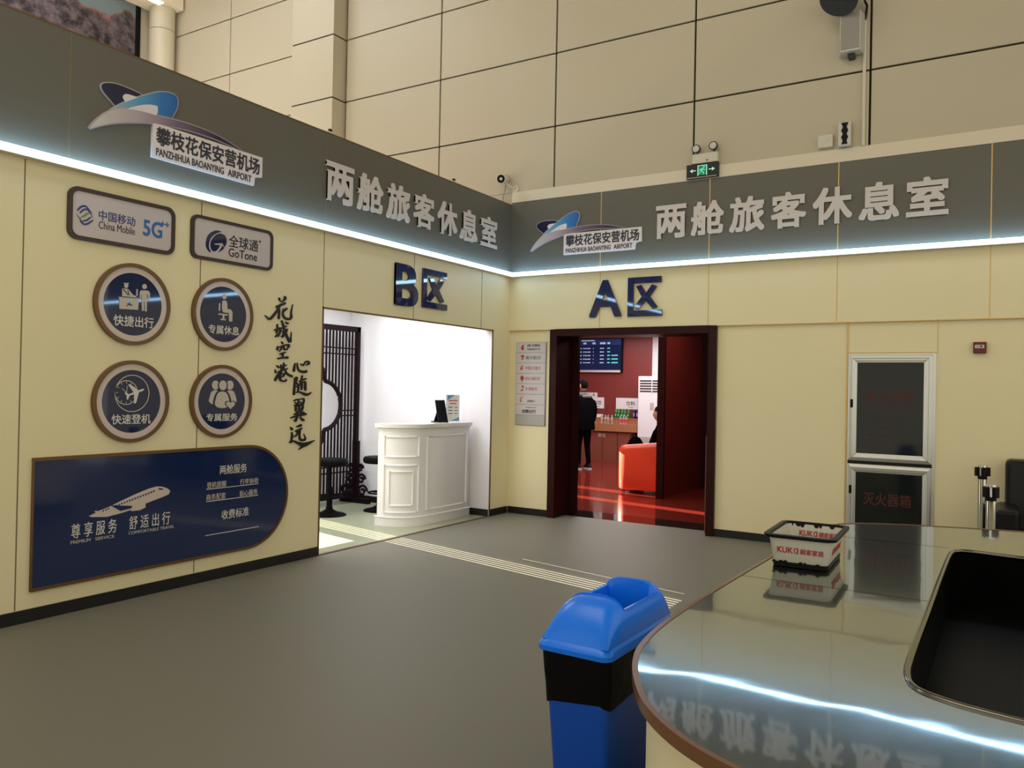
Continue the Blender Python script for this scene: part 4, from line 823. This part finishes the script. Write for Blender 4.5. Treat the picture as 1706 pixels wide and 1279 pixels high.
bk = MB(); bk.loft([[(-.42, .12, .20), (.42, .12, .20), (.42, .40, .20), (-.42, .40, .20)], [(-.42, .22, 1.05), (.42, .22, 1.05), (.42, .46, 1.05), (-.42, .46, 1.05)]]); bk.build('backrest', M['leather'], t, bevel=.04)
for s in (-1, 1): bx('armrest', M['leather'], min(s*.31, s*.49), max(s*.31, s*.49), -.38, .30, .10, .66, t, .035)
bx('seat_base', M['leather'], -.31, .31, -.32, .24, .10, .24, t, .01)
for sx in (-1, 1):
    for y in (-.30, .24): bx('leg', M['chrome'], sx*.40-.025, sx*.40+.025, y-.025, y+.025, 0, .10, t)

# =================================================================== SIDE ROOM: RECEPTION DESK, ITEMS, STOOLS, LATTICE SCREEN
t = thing('reception_desk', 'white panelled reception desk with a rounded corner inside the bright opening', 'desk', (0, 0, 0)); ORG[t.name] = (0, 0)
def path(d, k=10):          # front outline of the desk, offset outwards by d
    p = [(-.26+d, -.49), (-.26+d, -1.38)]
    p += [(-.61+(.35+d)*math.cos(a), -1.38-(.35+d)*math.sin(a)) for a in [PI/2*i/k for i in range(1, k+1)]]
    return p+[(-.68-d*0.5, -1.73-d)]
def desk_poly(d, inner=.45): 
    p = path(d); return p+[(-.68-d*0.5, -1.45), (-.60, -1.40), (-.60, -.49)]
shape('body', [desk_poly(0)], 0.08, 1.13, 'white_paint', t); shape('plinth', [desk_poly(.025)], 0.0, 0.10, 'white_paint', t)
shape('counter_top', [desk_poly(.045)], 1.13, 1.175, 'stone_top', t)
tr = MB(); tr.tube([(x, y, 1.115) for x, y in path(.008)], .012, 8); tr.tube([(x, y, .105) for x, y in path(.026)], .010, 8); tr.build('moulding', M['white_paint'], t, smooth=True)
def pt_at(s_, d):
    P = path(d); L = [0]
    for a, b in zip(P, P[1:]): L.append(L[-1]+math.dist(a, b))
    for i in range(len(P)-1):
        if s_ <= L[i+1]: f = (s_-L[i])/(L[i+1]-L[i]); return (P[i][0]+(P[i+1][0]-P[i][0])*f, P[i][1]+(P[i+1][1]-P[i][1])*f)
    return P[-1]
for s0, s1, z0, z1 in ((.07, .86, .17, 1.03), (1.00, 1.42, .80, 1.03), (1.00, 1.42, .16, .70), (1.07, 1.35, .24, .63)):
    n = 14; pts = [(*pt_at(s0+(s1-s0)*i/n, .006), z0) for i in range(n+1)]+[(*pt_at(s1-(s1-s0)*i/n, .006), z1) for i in range(n+1)]
    MB().tube(pts, .012, 8, True).build('panel_moulding', M['white_paint'], t, smooth=True)

t = thing('tablet_stand', 'black tablet leaning on its stand on the white reception desk', 'tablet', (-.40, -.87, 1.175), math.radians(75))
mb = MB(); mb.loft([[(-.075, -.02, 0), (.075, -.02, 0), (.075, -.005, 0), (-.075, -.005, 0)], [(-.075, .06, .275), (.075, .06, .275), (.075, .072, .275), (-.075, .072, .275)]]); mb.build('screen_case', M['black_plastic'], t, bevel=.004)
MB().loft([[(-.066, -.0175, .015), (.066, -.0175, .015), (.066, -.0165, .015), (-.066, -.0165, .015)], [(-.066, .0555, .265), (.066, .0555, .265), (.066, .0565, .265), (-.066, .0565, .265)]]).build('screen', M['tablet_screen'], t)
mb = MB(); mb.box(-.075, .075, -.02, .14, 0, .012); mb.add([(-.03, .13, .010), (.03, .13, .010), (.03, .14, .010), (-.03, .14, .010), (-.03, .045, .19), (.03, .045, .19), (.03, .055, .19), (-.03, .055, .19)], [(0, 1, 5, 4), (1, 2, 6, 5), (2, 3, 7, 6), (3, 0, 4, 7)]); mb.build('stand', M['black_plastic'], t)
for k in range(3): MB().box(-.03+.006*k, .03-.006*k, -.001, 0, 0, .008).build('screen_mark', M['white_label'], t).matrix_local = Matrix.Translation((0, .016+.006*k-.0015, .115+.020*k)) @ Matrix.Rotation(-math.atan2(.073, .25), 4, 'X')
t = thing('leaflet_holder', 'upright acrylic card holder with a pale printed card behind the black tablet', 'card holder', (-.43, -.62, 1.175), math.radians(75))
bx('clear_stand', M['glass'], -.105, .105, -.006, .006, .006, .345, t); bx('foot', M['glass'], -.105, .105, -.04, .04, 0, .006, t)
o = bx('card', M['white_label'], -.10, .10, -.0075, -.0065, .012, .338, t)
cd = lambda m_, *r: MB().box(r[0], r[1], -.0085, -.0074, r[2], r[3]).build('printed_area', M[m_], o)
mb = MB(); mb.add([(-.10, -.008, .338), (.03, -.008, .338), (-.10, -.008, .27)], [(0, 2, 1)]); mb.add([(.10, -.008, .012), (-.04, -.008, .012), (.10, -.008, .06)], [(0, 2, 1)]); mb.build('printed_area', mat('pale_blue_print', (0.10, 0.26, 0.42), 0.4), o)
for r in ((-.07, .07, .262, .275), (-.05, .05, .225, .238)): cd('red_ink', *r)
for z in (.18, .14, .10): cd('ink_soft', -.075, -.01, z, z+.010); cd('ink_soft', .02, .07, z, z+.008)

def stool(x, y, lab):
    t = thing('bar_stool', lab, 'stool', (x, y, 0), group='black stools in the bright side room')
    MB().lathe([(.21, 0), (.21, .008), (.19, .020), (.10, .042), (.045, .075), (.038, .11)], n=40).build('base', M['stool_black'], t, smooth=True)
    MB().lathe([(.036, .09), (.036, .34), (.024, .36), (.024, .62)], n=20).build('column', M['stool_black'], t, smooth=True)
    MB().lathe([(.20, .615), (.215, .625), (.222, .645), (.222, .675), (.205, .697), (.0, .705)], n=40).build('seat', M['stool_black'], t, smooth=True)
    mb = MB(); mb.tube([(.15*math.cos(a), .15*math.sin(a), .235) for a in [2*PI*i/28 for i in range(28)]], .011, 8, True); mb.tube([(-.15, 0, .235), (-.03, 0, .235)], .010); mb.tube([(.15, 0, .235), (.03, 0, .235)], .010)
    mb.build('foot_ring', M['stool_black'], t, smooth=True)
stool(-1.60, -1.56, 'black round bar stool in front of the dark lattice screen')
stool(-1.36, -.90, 'black round bar stool half hidden behind the white reception desk')

t = thing('lattice_screen', 'dark rosewood lattice screen with a blossom shaped opening in the bright side room', 'folding screen', (-2.10, 0, 0)); ORG[t.name] = (0, 0)
YA, YB, FT = -1.50, -.535, 2.41
fr = MB(); th = .022
fr.box(-th, th, YA, YA+.05, .06, FT); fr.box(-th, th, YB-.06, YB, .03, FT); fr.box(-th, th, YA, YB, FT-.07, FT); fr.box(-th, th, YA, YB, .09, .16)
fr.build('frame', M['lacquer_dark'], t, bevel=.004)
LOB = [(-1.50, 1.65, .30), (-1.20, 1.34, .30), (-1.50, 1.03, .30)]
def inside(y, z, g=0): return any((y-a)**2+(z-b_)**2 < (r+g)**2 for a, b_, r in LOB) or (y < -1.30 and 1.15 < z < 1.55)
sl = MB(); ns = 14
for i in range(ns):
    y = YA+.05+(YB-.06-YA-.05)*(i+.7)/ns; z = .16; run = None
    while z < FT-.07:
        ins = inside(y, z)
        if not ins and run is None: run = z
        if ins and run is not None: sl.box(-.010, .010, y-.0095, y+.0095, run, z); run = None
        z += .01
    if run is not None: sl.box(-.010, .010, y-.0095, y+.0095, run, FT-.07)
for z in (2.03, 2.11, 1.20, 1.27, .44, .52):
    y = YA+.05; run = None
    while y < YB-.06:
        ins = inside(y, z)
        if not ins and run is None: run = y
        if ins and run is not None: sl.box(-.009, .009, run, y, z-.009, z+.009); run = None
        y += .01
    if run is not None: sl.box(-.009, .009, run, YB-.06, z-.009, z+.009)
sl.build('lattice', M['lacquer_dark'], t)
def outl(g):
    pts = [p for a, b_, r in LOB for p in circ(a, b_, r+g, 60) if p[0] >= -1.47]
    keep = [p for p in pts if not any((p[0]-a)**2+(p[1]-b_)**2 < (r+g-.002)**2 for a, b_, r in LOB)]
    return sorted(keep, key=lambda p: -math.atan2(p[1]-1.34, p[0]+1.62))
rg = MB(); rg.tube([(0, y, z) for y, z in outl(.02)], .030, 8); rg.build('blossom_ring', M['lacquer_dark'], t, smooth=True)
ft = MB()
ft.box(-.26, .26, YB-.055, YB+.005, .0, .07); ft.box(-.05, .05, YB-.05, YB, .07, .85)
def scroll(cx, cz, r, s):
    return [(cx+s*(r*(1-i/26))*math.cos(i*.42), YB-.025, cz+(r*(1-i/26))*math.sin(i*.42)) for i in range(22)]
for s in (-1, 1):
    for cx, cz, r in ((.13, .17, .085), (.105, .33, .075), (.085, .48, .055)): ft.tube(scroll(s*cx, cz, r, s), .017, 8)
ft.build('carved_foot', M['lacquer_dark'], t, smooth=False)
fl = MB()
for y, z, r in ((-.66, .20, .06), (-.70, .30, .05), (-.78, .22, .05)): fl.tube([(0, y+r*math.cos(a), z+r*math.sin(a)) for a in [i*2*PI/16 for i in range(16)]], .013, 6, True)
fl.build('carved_corner', M['lacquer_dark'], t)

# =================================================================== LOUNGE BEHIND THE DOORWAY
t = thing('flight_display', 'wall screen with blue flight list above the buffet in the lounge', 'screen', (0, 8.412, 0)); ORG[t.name] = (0, 0)
bx('bezel', M['black_plastic'], -3.60+.3, -2.09, -.06, 0, 2.05, 2.85, t); o = bx('panel', M['screen_off'], -3.28, -2.125, -.064, -.06, 2.10, 2.83, t)
bx('lower_bezel', M['white_label'], -3.3, -2.13, -.066, -.058, 2.045, 2.098, t)
bx('header_bar', M['scr_head'], -3.28, -2.125, -.0655, -.064, 2.69, 2.83, o)
def bars(name, m_, z, h, spans):
    for a, b_ in spans: MB().box(a, b_, -.068, -.0645, z, z+h).build(name, M[m_], o)
bars('text_line', 'scr_white', 2.785, .025, [(-3.15, -2.80)]); bars('text_line', 'scr_white', 2.71, .045, [(-3.10, -3.02), (-2.86, -2.78), (-2.66, -2.52), (-2.47, -2.40)])
for k in range(5):
    z = 2.60-k*.085; bars('text_line', 'scr_white', z, .022, [(-3.22, -3.14), (-3.10, -3.06), (-3.045, -3.0), (-2.985, -2.91), (-2.84, -2.825), (-2.66, -2.61), (-2.60, -2.56)]); bars('text_line', 'scr_green', z, .026, [(-2.47, -2.40)]+([(-2.36, -2.20)] if k > 1 else []))

t = thing('air_conditioner', 'tall white floor standing air conditioner beside the buffet in the lounge', 'air conditioner', (-1.17, 7.85, 0)); ORG[t.name] = (0, 0)
bx('cabinet', M['ac_white'], -.29, .29, -.02, .36, 0, 1.95, t, .015)
g = MB()
for k in range(5): g.box(-.245, .245, -.026, -.018, 1.60+k*.058, 1.60+k*.058+.030)
g.build('air_outlet', M['dark_grey'], t); bx('outlet_divider', M['ac_white'], .03, .05, -.030, -.018, 1.58, 1.88, t); bx('control_panel', M['silver_plastic'], .0, .09, -.024, -.018, 1.20, 1.36, t); bx('lower_grille', M['silver_plastic'], -.24, .24, -.024, -.018, .25, .60, t)

t = thing('buffet_cabinet', 'brown wooden buffet cabinet with drinks along the red lounge wall', 'cabinet', (0, 7.8, 0)); ORG[t.name] = (0, 0)
bx('body', M['wood_mid'], -3.38, -1.60, .06, .60, 0, .69, t); bx('side_recess', M['wenge'], -1.62, -1.47, .20, .60, 0, .69, t)
bx('counter_top', M['wood_light'], -3.38, -1.465, 0, .60, .69, .86, t)
sd = MB()
for x in (-2.9, -2.32, -1.95): sd.box(x-.004, x+.004, .055, .06, .03, .66)
sd.build('door_gap', M['wenge'], t)
q = text('lettering', '茶饮', (-2.44, .545, -2.25, .635), 0, .002, 'letter', t, bold=.01); q.data.transform(Matrix(((1, 0, 0, 0), (0, 0, -1, .058), (0, 1, 0, 0), (0, 0, 0, 1))))
sh_ = thing('buffet_shelf', 'low wooden shelf along the back of the buffet top under the drinks signs', 'shelf', (0, 7.8, .86)); bx('shelf_front', M['wood_light'], -3.38, -1.465, .33, .345, 0, .105, sh_); bx('shelf_top', M['wood_light'], -3.38, -1.465, .32, .60, .105, .125, sh_)
def wall_card(x0, x1, z0, z1, s_, bxs, lab, dy=0.0, tilt=0):
    t = thing('drinks_sign', lab, 'sign', (0, 8.42-dy, 0)); ORG[t.name] = (0, 0); o = bx('card', M['white_label'] if False else M['ac_white'], x0, x1, -.012, 0, z0, z1, t)
    q = text('lettering', s_, bxs, 0, .001, 'ink_soft', t, bold=.01); q.data.transform(Matrix(((1, 0, 0, 0), (0, 0, -1, -.0125), (0, 1, 0, 0), (0, 0, 0, 1))))
    MB().box(bxs[0]+.06, bxs[2]-.05, -.0135, -.012, z0+.040, z0+.050).build('small_print', M['ink_soft'], t)
wall_card(-2.25, -1.70, 1.19, 1.45, '饮料', (-1.99, 1.275, -1.77, 1.375), 'white drinks sign on the red wall above the green bottles')
wall_card(-3.02, -2.56, 1.19, 1.45, '热饮', (-2.84, 1.275, -2.62, 1.375), 'white drinks sign on the red wall behind the standing person')
wall_card(-2.98, -2.74, 1.452, 1.56, '茶', (-2.86, 1.48, -2.80, 1.54), 'small white card on the red wall beside the standing person', .0)

def copies(o, places, group):
    o['group'] = group
    for i, p in enumerate(places):
        c = o if i == 0 else copy_tree(o); c.location = p
t = thing('soda_bottle', 'green drink bottle with yellow cap in the row on the buffet shelf', 'bottle')
MB().lathe([(.034, 0), (.037, .01), (.037, .12), (.030, .155), (.014, .185), (.014, .195)], n=16).build('bottle', M['green_bottle'], t, smooth=True); MB().lathe([(.016, .19), (.016, .212)], n=12).build('cap', M['yellow_cap'], t)
bx('label_band', M['exit_pale'] if False else M['white_label'], -.012, .012, -.0385, -.036, .055, .085, t)
copies(t, [(-2.17+.078*i, 8.22+(.0 if i % 2 else .03), .985) for i in range(5)], 'green drink bottles on the buffet shelf')
t = thing('drink_can', 'dark blue drink can in the row at the end of the buffet shelf', 'can')
MB().lathe([(.030, 0), (.034, .008), (.034, .17), (.028, .188), (.027, .188)], n=16).build('can_body', M['blue_can'], t, smooth=True); bx('can_label', M['white_label'], -.010, .010, -.0355, -.033, .05, .13, t)
copies(t, [(-1.70+.072*i, 8.22, .985) for i in range(3)]+[(-1.665+.072*i, 8.31, .985) for i in range(2)], 'blue drink cans on the buffet shelf')
t = thing('water_bottle', 'clear water bottle with ochre label in the group on the buffet top', 'bottle')
MB().lathe([(.030, 0), (.032, .01), (.032, .13), (.013, .165), (.013, .178)], n=16).build('bottle', M['clear_bottle'], t, smooth=True); MB().lathe([(.033, .05), (.033, .10)], n=16).build('label_sleeve', M['gold_label'], t); MB().lathe([(.015, .175), (.015, .192)], n=12).build('cap', M['white_label'], t)
copies(t, [(-2.40, 7.96, .86), (-2.32, 7.99, .86), (-2.24, 7.96, .86), (-2.15, 7.98, .86)], 'clear water bottles on the buffet top')
t = thing('juice_bottle', 'clear bottle with red label in the group on the buffet top', 'bottle')
MB().lathe([(.030, 0), (.032, .01), (.032, .13), (.013, .165), (.013, .178)], n=16).build('bottle', M['clear_bottle'], t, smooth=True); MB().lathe([(.033, .04), (.033, .11)], n=16).build('label_sleeve', M['red_label'], t); MB().lathe([(.015, .175), (.015, .192)], n=12).build('cap', M['white_label'], t)
copies(t, [(-1.93, 7.96, .86), (-1.86, 7.98, .86), (-1.79, 7.96, .86)], 'red labelled bottles on the buffet top')
t = thing('router_box', 'small white box with a thin cable on the buffet shelf under the drinks sign', 'box', (-2.62, 8.28, .985))
bx('box_body', M['ac_white'], -.09, .09, -.05, .05, 0, .07, t, .006); MB().tube([(.09, 0, .02), (.14, .02, .03), (.17, .06, .20), (.175, .115, .30)], .005, 6).build('cable', M['dark_grey'], t)

# red sofa: arm side towards us, seat facing left, back along the partition
t = thing('sofa', 'low red leather sofa with a rounded arm catching the sunlight in the lounge', 'sofa', (0, 0, 0))
arm = MB()
def armring(y, g=0): return [(x, y, z) for x, z in [(.30+.03+g, .05+g)]+smooth_pts([(.292+g, .12), (.285+g, .50), (.31+g, .66-g), (.36, .735-g), (.46, .755-g), (.62, .770-g), (.78, .795-g), (1.0, .820-g)], 4)+[(1.035-g, .80-g), (1.045-g, .05+g)]]
def plan(g): return [(.240+g, 3.10-g*.5)]+[(.440-(.20-g)*math.cos(a), 3.07-(.20-g)*math.sin(a)) for a in [PI/2*k/10 for k in range(11)]]+[(.70, 2.87+g), (.90, 2.87+g), (1.045-g, 2.88+g), (1.045-g, 3.10-g*.5), (.90, 3.10-g*.5), (.440, 3.10-g*.5)]
arm.loft([[(x, y, z0+(k_*(x-.30)*.11)) for x, y in plan(g)] for g, z0, k_ in ((.02, .055, 0), (.004, .075, 0), (0, .30, .3), (0, .66, 1), (.012, .705, 1), (.040, .735, 1), (.075, .745, 1))]); arm.build('armrest', M['sofa_red'], t, smooth=True)
arm = MB(); arm.loft([armring(4.25, .035), armring(4.27, 0), armring(4.44, 0), armring(4.46, .03)]); arm.build('armrest', M['sofa_red'], t, smooth=True)
bx('seat_cushion', M['sofa_red'], .32, .83, 3.085, 4.25, .22, .43, t, .04); bx('backrest', M['sofa_red'], .82, 1.045, 3.085, 4.25, .06, .84, t, .05); bx('seat_base', M['sofa_red'], .34, .82, 3.085, 4.25, .06, .22, t)
for x in (.36, .98):
    for y in (2.94, 4.38): bx('leg', M['chrome'], x-.02, x+.02, y-.02, y+.02, 0, .06, t)

# =================================================================== PEOPLE
def skin_mesh(name, pts, edges, m, parent=None, sub=2, root=0):
    me = bpy.data.meshes.new('tmp'); me.from_pydata([p[:3] for p in pts], edges, []); o = bpy.data.objects.new('tmp', me); COL.objects.link(o)
    md = o.modifiers.new('skin', 'SKIN'); md.use_smooth_shade = True
    for i, p in enumerate(pts): me.skin_vertices[0].data[i].radius = (p[3], p[4] if len(p) > 4 else p[3]); me.skin_vertices[0].data[i].use_root = (i == root)
    s_ = o.modifiers.new('sub', 'SUBSURF'); s_.levels = s_.render_levels = sub
    bpy.context.view_layer.update(); out = bpy.data.meshes.new_from_object(o.evaluated_get(bpy.context.evaluated_depsgraph_get())); bpy.data.objects.remove(o); bpy.data.meshes.remove(me)
    out.materials.clear(); out.materials.append(M[m]); r = bpy.data.objects.new(name, out); COL.objects.link(r); r.parent = parent
    out.polygons.foreach_set('use_smooth', [True]*len(out.polygons)); return r
def ell(mb, c, rx, ry, rz, n=20, m=12, f=None):
    rings = []
    for j in range(m+1):
        a = -PI/2+PI*j/m; ring = []
        for i in range(n):
            b_ = 2*PI*i/n; p = [rx*math.cos(a)*math.cos(b_), ry*math.cos(a)*math.sin(b_), rz*math.sin(a)]
            if f: p = f(p)
            ring.append((c[0]+p[0], c[1]+p[1], c[2]+p[2]))
        rings.append(ring)
    return mb.loft(rings)
def head_shape(p):
    x, y, z = p                       # face towards +x
    if z < 0: k = 1-.30*(-z/.125); y *= k; x *= (1-.12*(-z/.125))
    if x > 0 and abs(y) < .030 and -.045 < z < .02: x += .020*(1-abs(y)/.030)*(1-abs(z+.02)/.04)      # nose
    if x > .05 and -.085 < z < -.055 and abs(y) < .03: x += .006                                       # lips
    if x > .05 and .012 < z < .035 and .012 < abs(y) < .05: x -= .008                                  # eye sockets
    return [x, y, z]
def head(parent, c, cut=-.02):
    mb = MB(); ell(mb, c, .092, .076, .122, 36, 28, head_shape)
    for s in (-1, 1): ell(mb, (c[0]-.01, c[1]+s*.078, c[2]-.01), .020, .010, .032, 10, 8)
    b_ = mb.build('face', M['skin'], parent, smooth=True)
    hm = MB(); ell(hm, (c[0]-.012, c[1], c[2]+.022), .100, .086, .118, 28, 20, lambda p: [min(p[0], .068) if p[2] < .06 else p[0], p[1], max(p[2], -.075 if p[0] < .0 else .030)]); hm.build('hair', M['hair'], parent, smooth=True)
    em = MB()
    for s in (-1, 1): ell(em, (c[0]+.079, c[1]+s*.030, c[2]+.018), .006, .010, .006, 10, 6)
    em.build('eye', M['hair'], parent)
    return b_
def hand(parent, c, d, side, name='hand'):
    """palm with four curled fingers and a thumb; c wrist, d pointing direction (unit), side = towards the thumb (unit)"""
    c, d, side = Vector(c), Vector(d), Vector(side); nrm = d.cross(side).normalized()
    pts = [(*c, .024, .017), (*(c+d*.045), .036, .016), (*(c+d*.085), .038, .014)]; ed = [(0, 1), (1, 2)]
    for k, (off, ln) in enumerate(((.028, .075), (.010, .085), (-.009, .078), (-.026, .060))):
        b_ = c+d*.088+side*off; i = len(pts); q1 = b_+d*ln*.5+nrm*.006; q2 = b_+d*ln*.9+nrm*.022
        pts += [(*b_, .009), (*q1, .0085), (*q2, .007)]; ed += [(2, i), (i, i+1), (i+1, i+2)]
    i = len(pts); pts += [(*(c+d*.03+side*.036), .011), (*(c+d*.068+side*.052+nrm*.012), .009), (*(c+d*.092+side*.050+nrm*.022), .008)]; ed += [(1, i), (i, i+1), (i+1, i+2)]
    return skin_mesh(name, pts, ed, 'skin', parent, 1)

# standing person, seen from the side, facing left (-x)
def person_standing(loc, rz, lab):
    t = thing('person', lab, 'person', loc, rz)
    # local frame: faces +x
    pts = [(0, 0, .92, .14, .16), (-.01, 0, 1.10, .13, .165), (-.015, 0, 1.30, .135, .19), (-.01, 0, 1.45, .095, .16), (.015, 0, 1.52, .055, .055), (.03, 0, 1.60, .052, .052)]
    ed = [(0, 1), (1, 2), (2, 3), (3, 4), (4, 5)]
    body = skin_mesh('body', pts, ed, 'black_cloth', t)
    for s in (-1, 1):
        skin_mesh('trouser_leg', [(0, s*.085, .93, .10, .10), (.01, s*.095, .70, .090, .088), (.02+.01*s, s*.10, .48, .066, .064), (.0+.015*s, s*.105, .28, .060, .058), (-.02+.02*s, s*.11, .075, .046, .046)], [(0, 1), (1, 2), (2, 3), (3, 4)], 'black_cloth', t)
        sh = MB(); X = -.02+.02*s; Y = s*.11
        sh.loft([[(X+x, Y+y, z) for x, y in smooth_pts([(-.085, 0), (-.06, .042), (.06, .045), (.16, .040), (.195, 0), (.16, -.040), (.06, -.045), (-.06, -.042)], 3, True)] for z in (0, .026)]); o = sh.build('shoe_sole', M['sole'], t)
        up = MB(); up.loft([[(X+x*k, Y+y*k, z) for x, y in smooth_pts([(-.085, 0), (-.06, .042), (.06, .045), (.16, .040), (.195, 0), (.16, -.040), (.06, -.045), (-.06, -.042)], 3, True)] for z, k in ((.026, .97), (.05, .92), (.075, .62))]+[[(X+.0+x*.42, Y+y*.9, .115) for x, y in smooth_pts([(-.10, 0), (-.06, .042), (.06, .045), (.13, .040), (.15, 0), (.13, -.040), (.06, -.045), (-.06, -.042)], 3, True)]]); up.build('shoe', M['black_plastic'], t, smooth=True)
        skin_mesh('sleeve', [(-.01, s*.17, 1.42, .085, .075), (-.02, s*.235, 1.26, .075, .072), (.0, s*.255, 1.10, .066, .062), (.06, s*.25, .93, .052, .050)], [(0, 1), (1, 2), (2, 3)], 'black_cloth', t)
        hand(t, (.07, s*.248, .90), Vector((.22, 0, -1)).normalized(), Vector((1, 0, .22)).normalized())
    jk = MB(); rings = []
    for z, a, b_ in ((.80, .185, .225), (.84, .195, .235), (1.0, .178, .215), (1.2, .178, .225), (1.35, .160, .225), (1.44, .125, .19), (1.50, .085, .11)): rings.append([(-.015+a*math.cos(2*PI*i/24), b_*math.sin(2*PI*i/24), z) for i in range(24)])
    jk.loft(rings, cap=False); jk.build('jacket', M['black_cloth'], t, smooth=True)
    sc_ = MB(); sc_.tube([(.02+.088*math.cos(a), .10*math.sin(a), 1.525+.010*math.sin(3*a)) for a in [i*2*PI/20 for i in range(20)]], .038, 8, True); sc_.tube([(-.085+.03*math.cos(a), .09*math.sin(a), 1.485) for a in [i*2*PI/14 for i in range(14)]], .035, 8, True); sc_.build('scarf', M['scarf'], t, smooth=True)
    head(t, (.04, 0, 1.70))
    return t
person_standing((-1.83, 5.9, 0), math.radians(152), 'standing person in black jacket and grey patterned scarf beside the lounge buffet')

def person_seated(loc, rz, lab):
    t = thing('person', lab, 'person', loc, rz)      # local: faces +x, hips at z .50
    skin_mesh('body', [(0, 0, .52, .13, .16), (-.03, 0, .70, .12, .16), (-.03, 0, .88, .12, .18), (-.01, 0, 1.02, .09, .15), (.02, 0, 1.09, .050, .050), (.04, 0, 1.16, .048, .048)], [(0, 1), (1, 2), (2, 3), (3, 4), (4, 5)], 'black_cloth', t)
    for s in (-1, 1):
        skin_mesh('trouser_leg', [(-.02, s*.09, .52, .095), (.20, s*.10, .53, .085), (.40, s*.11, .52, .068), (.43, s*.11, .28, .058), (.42, s*.11, .07, .045)], [(0, 1), (1, 2), (2, 3), (3, 4)], 'black_cloth', t)
        sh = MB(); sh.loft([[(.40+x*k, s*.11+y*k, z) for x, y in smooth_pts([(-.07, 0), (-.05, .042), (.06, .045), (.16, .040), (.195, 0), (.16, -.040), (.06, -.045), (-.05, -.042)], 3, True)] for z, k in ((0, 1), (.03, .98), (.07, .6), (.10, .45))]); sh.build('shoe', M['black_plastic'], t, smooth=True)
        skin_mesh('sleeve', [(-.01, s*.17, 1.0, .070), (.04, s*.22, .84, .062), (.10, s*.215, .70, .054), (.24, s*.13, .66, .042)], [(0, 1), (1, 2), (2, 3)], 'black_cloth', t)
        hand(t, (.26, s*.12, .66), Vector((1, -s*.35, -.1)).normalized(), Vector((0, -s*.3, 1)).normalized())
    head(t, (.05, 0, 1.24)); return t
person_seated((.72, 3.62, 0), math.radians(180), 'seated dark haired person on the red sofa, half hidden by the partition')
t = thing('backpack', 'black backpack lying on the red sofa arm side beside the seated person', 'backpack', (.42, 3.26, .43))
mb = MB(); ell(mb, (0, 0, .22), .15, .14, .23, 20, 14, lambda p: [p[0]*(1+.05*math.sin(p[2]*30)), p[1], p[2]]); mb.build('main_pouch', M['black_cloth'], t, smooth=True)
mb = MB(); ell(mb, (-.10, -.02, .15), .07, .11, .12, 16, 10); mb.build('front_pocket', M['leather'], t, smooth=True); MB().tube([(.02, -.05, .44), (-.03, -.05, .50), (-.08, -.05, .42)], .010, 8).build('carry_loop', M['leather'], t)
MB().tube([(-.15, -.10, .42), (-.20, -.12, .30), (-.22, -.12, .10), (-.16, -.10, .02)], .008, 8).build('shoulder_strap', M['grey_metal'], t)
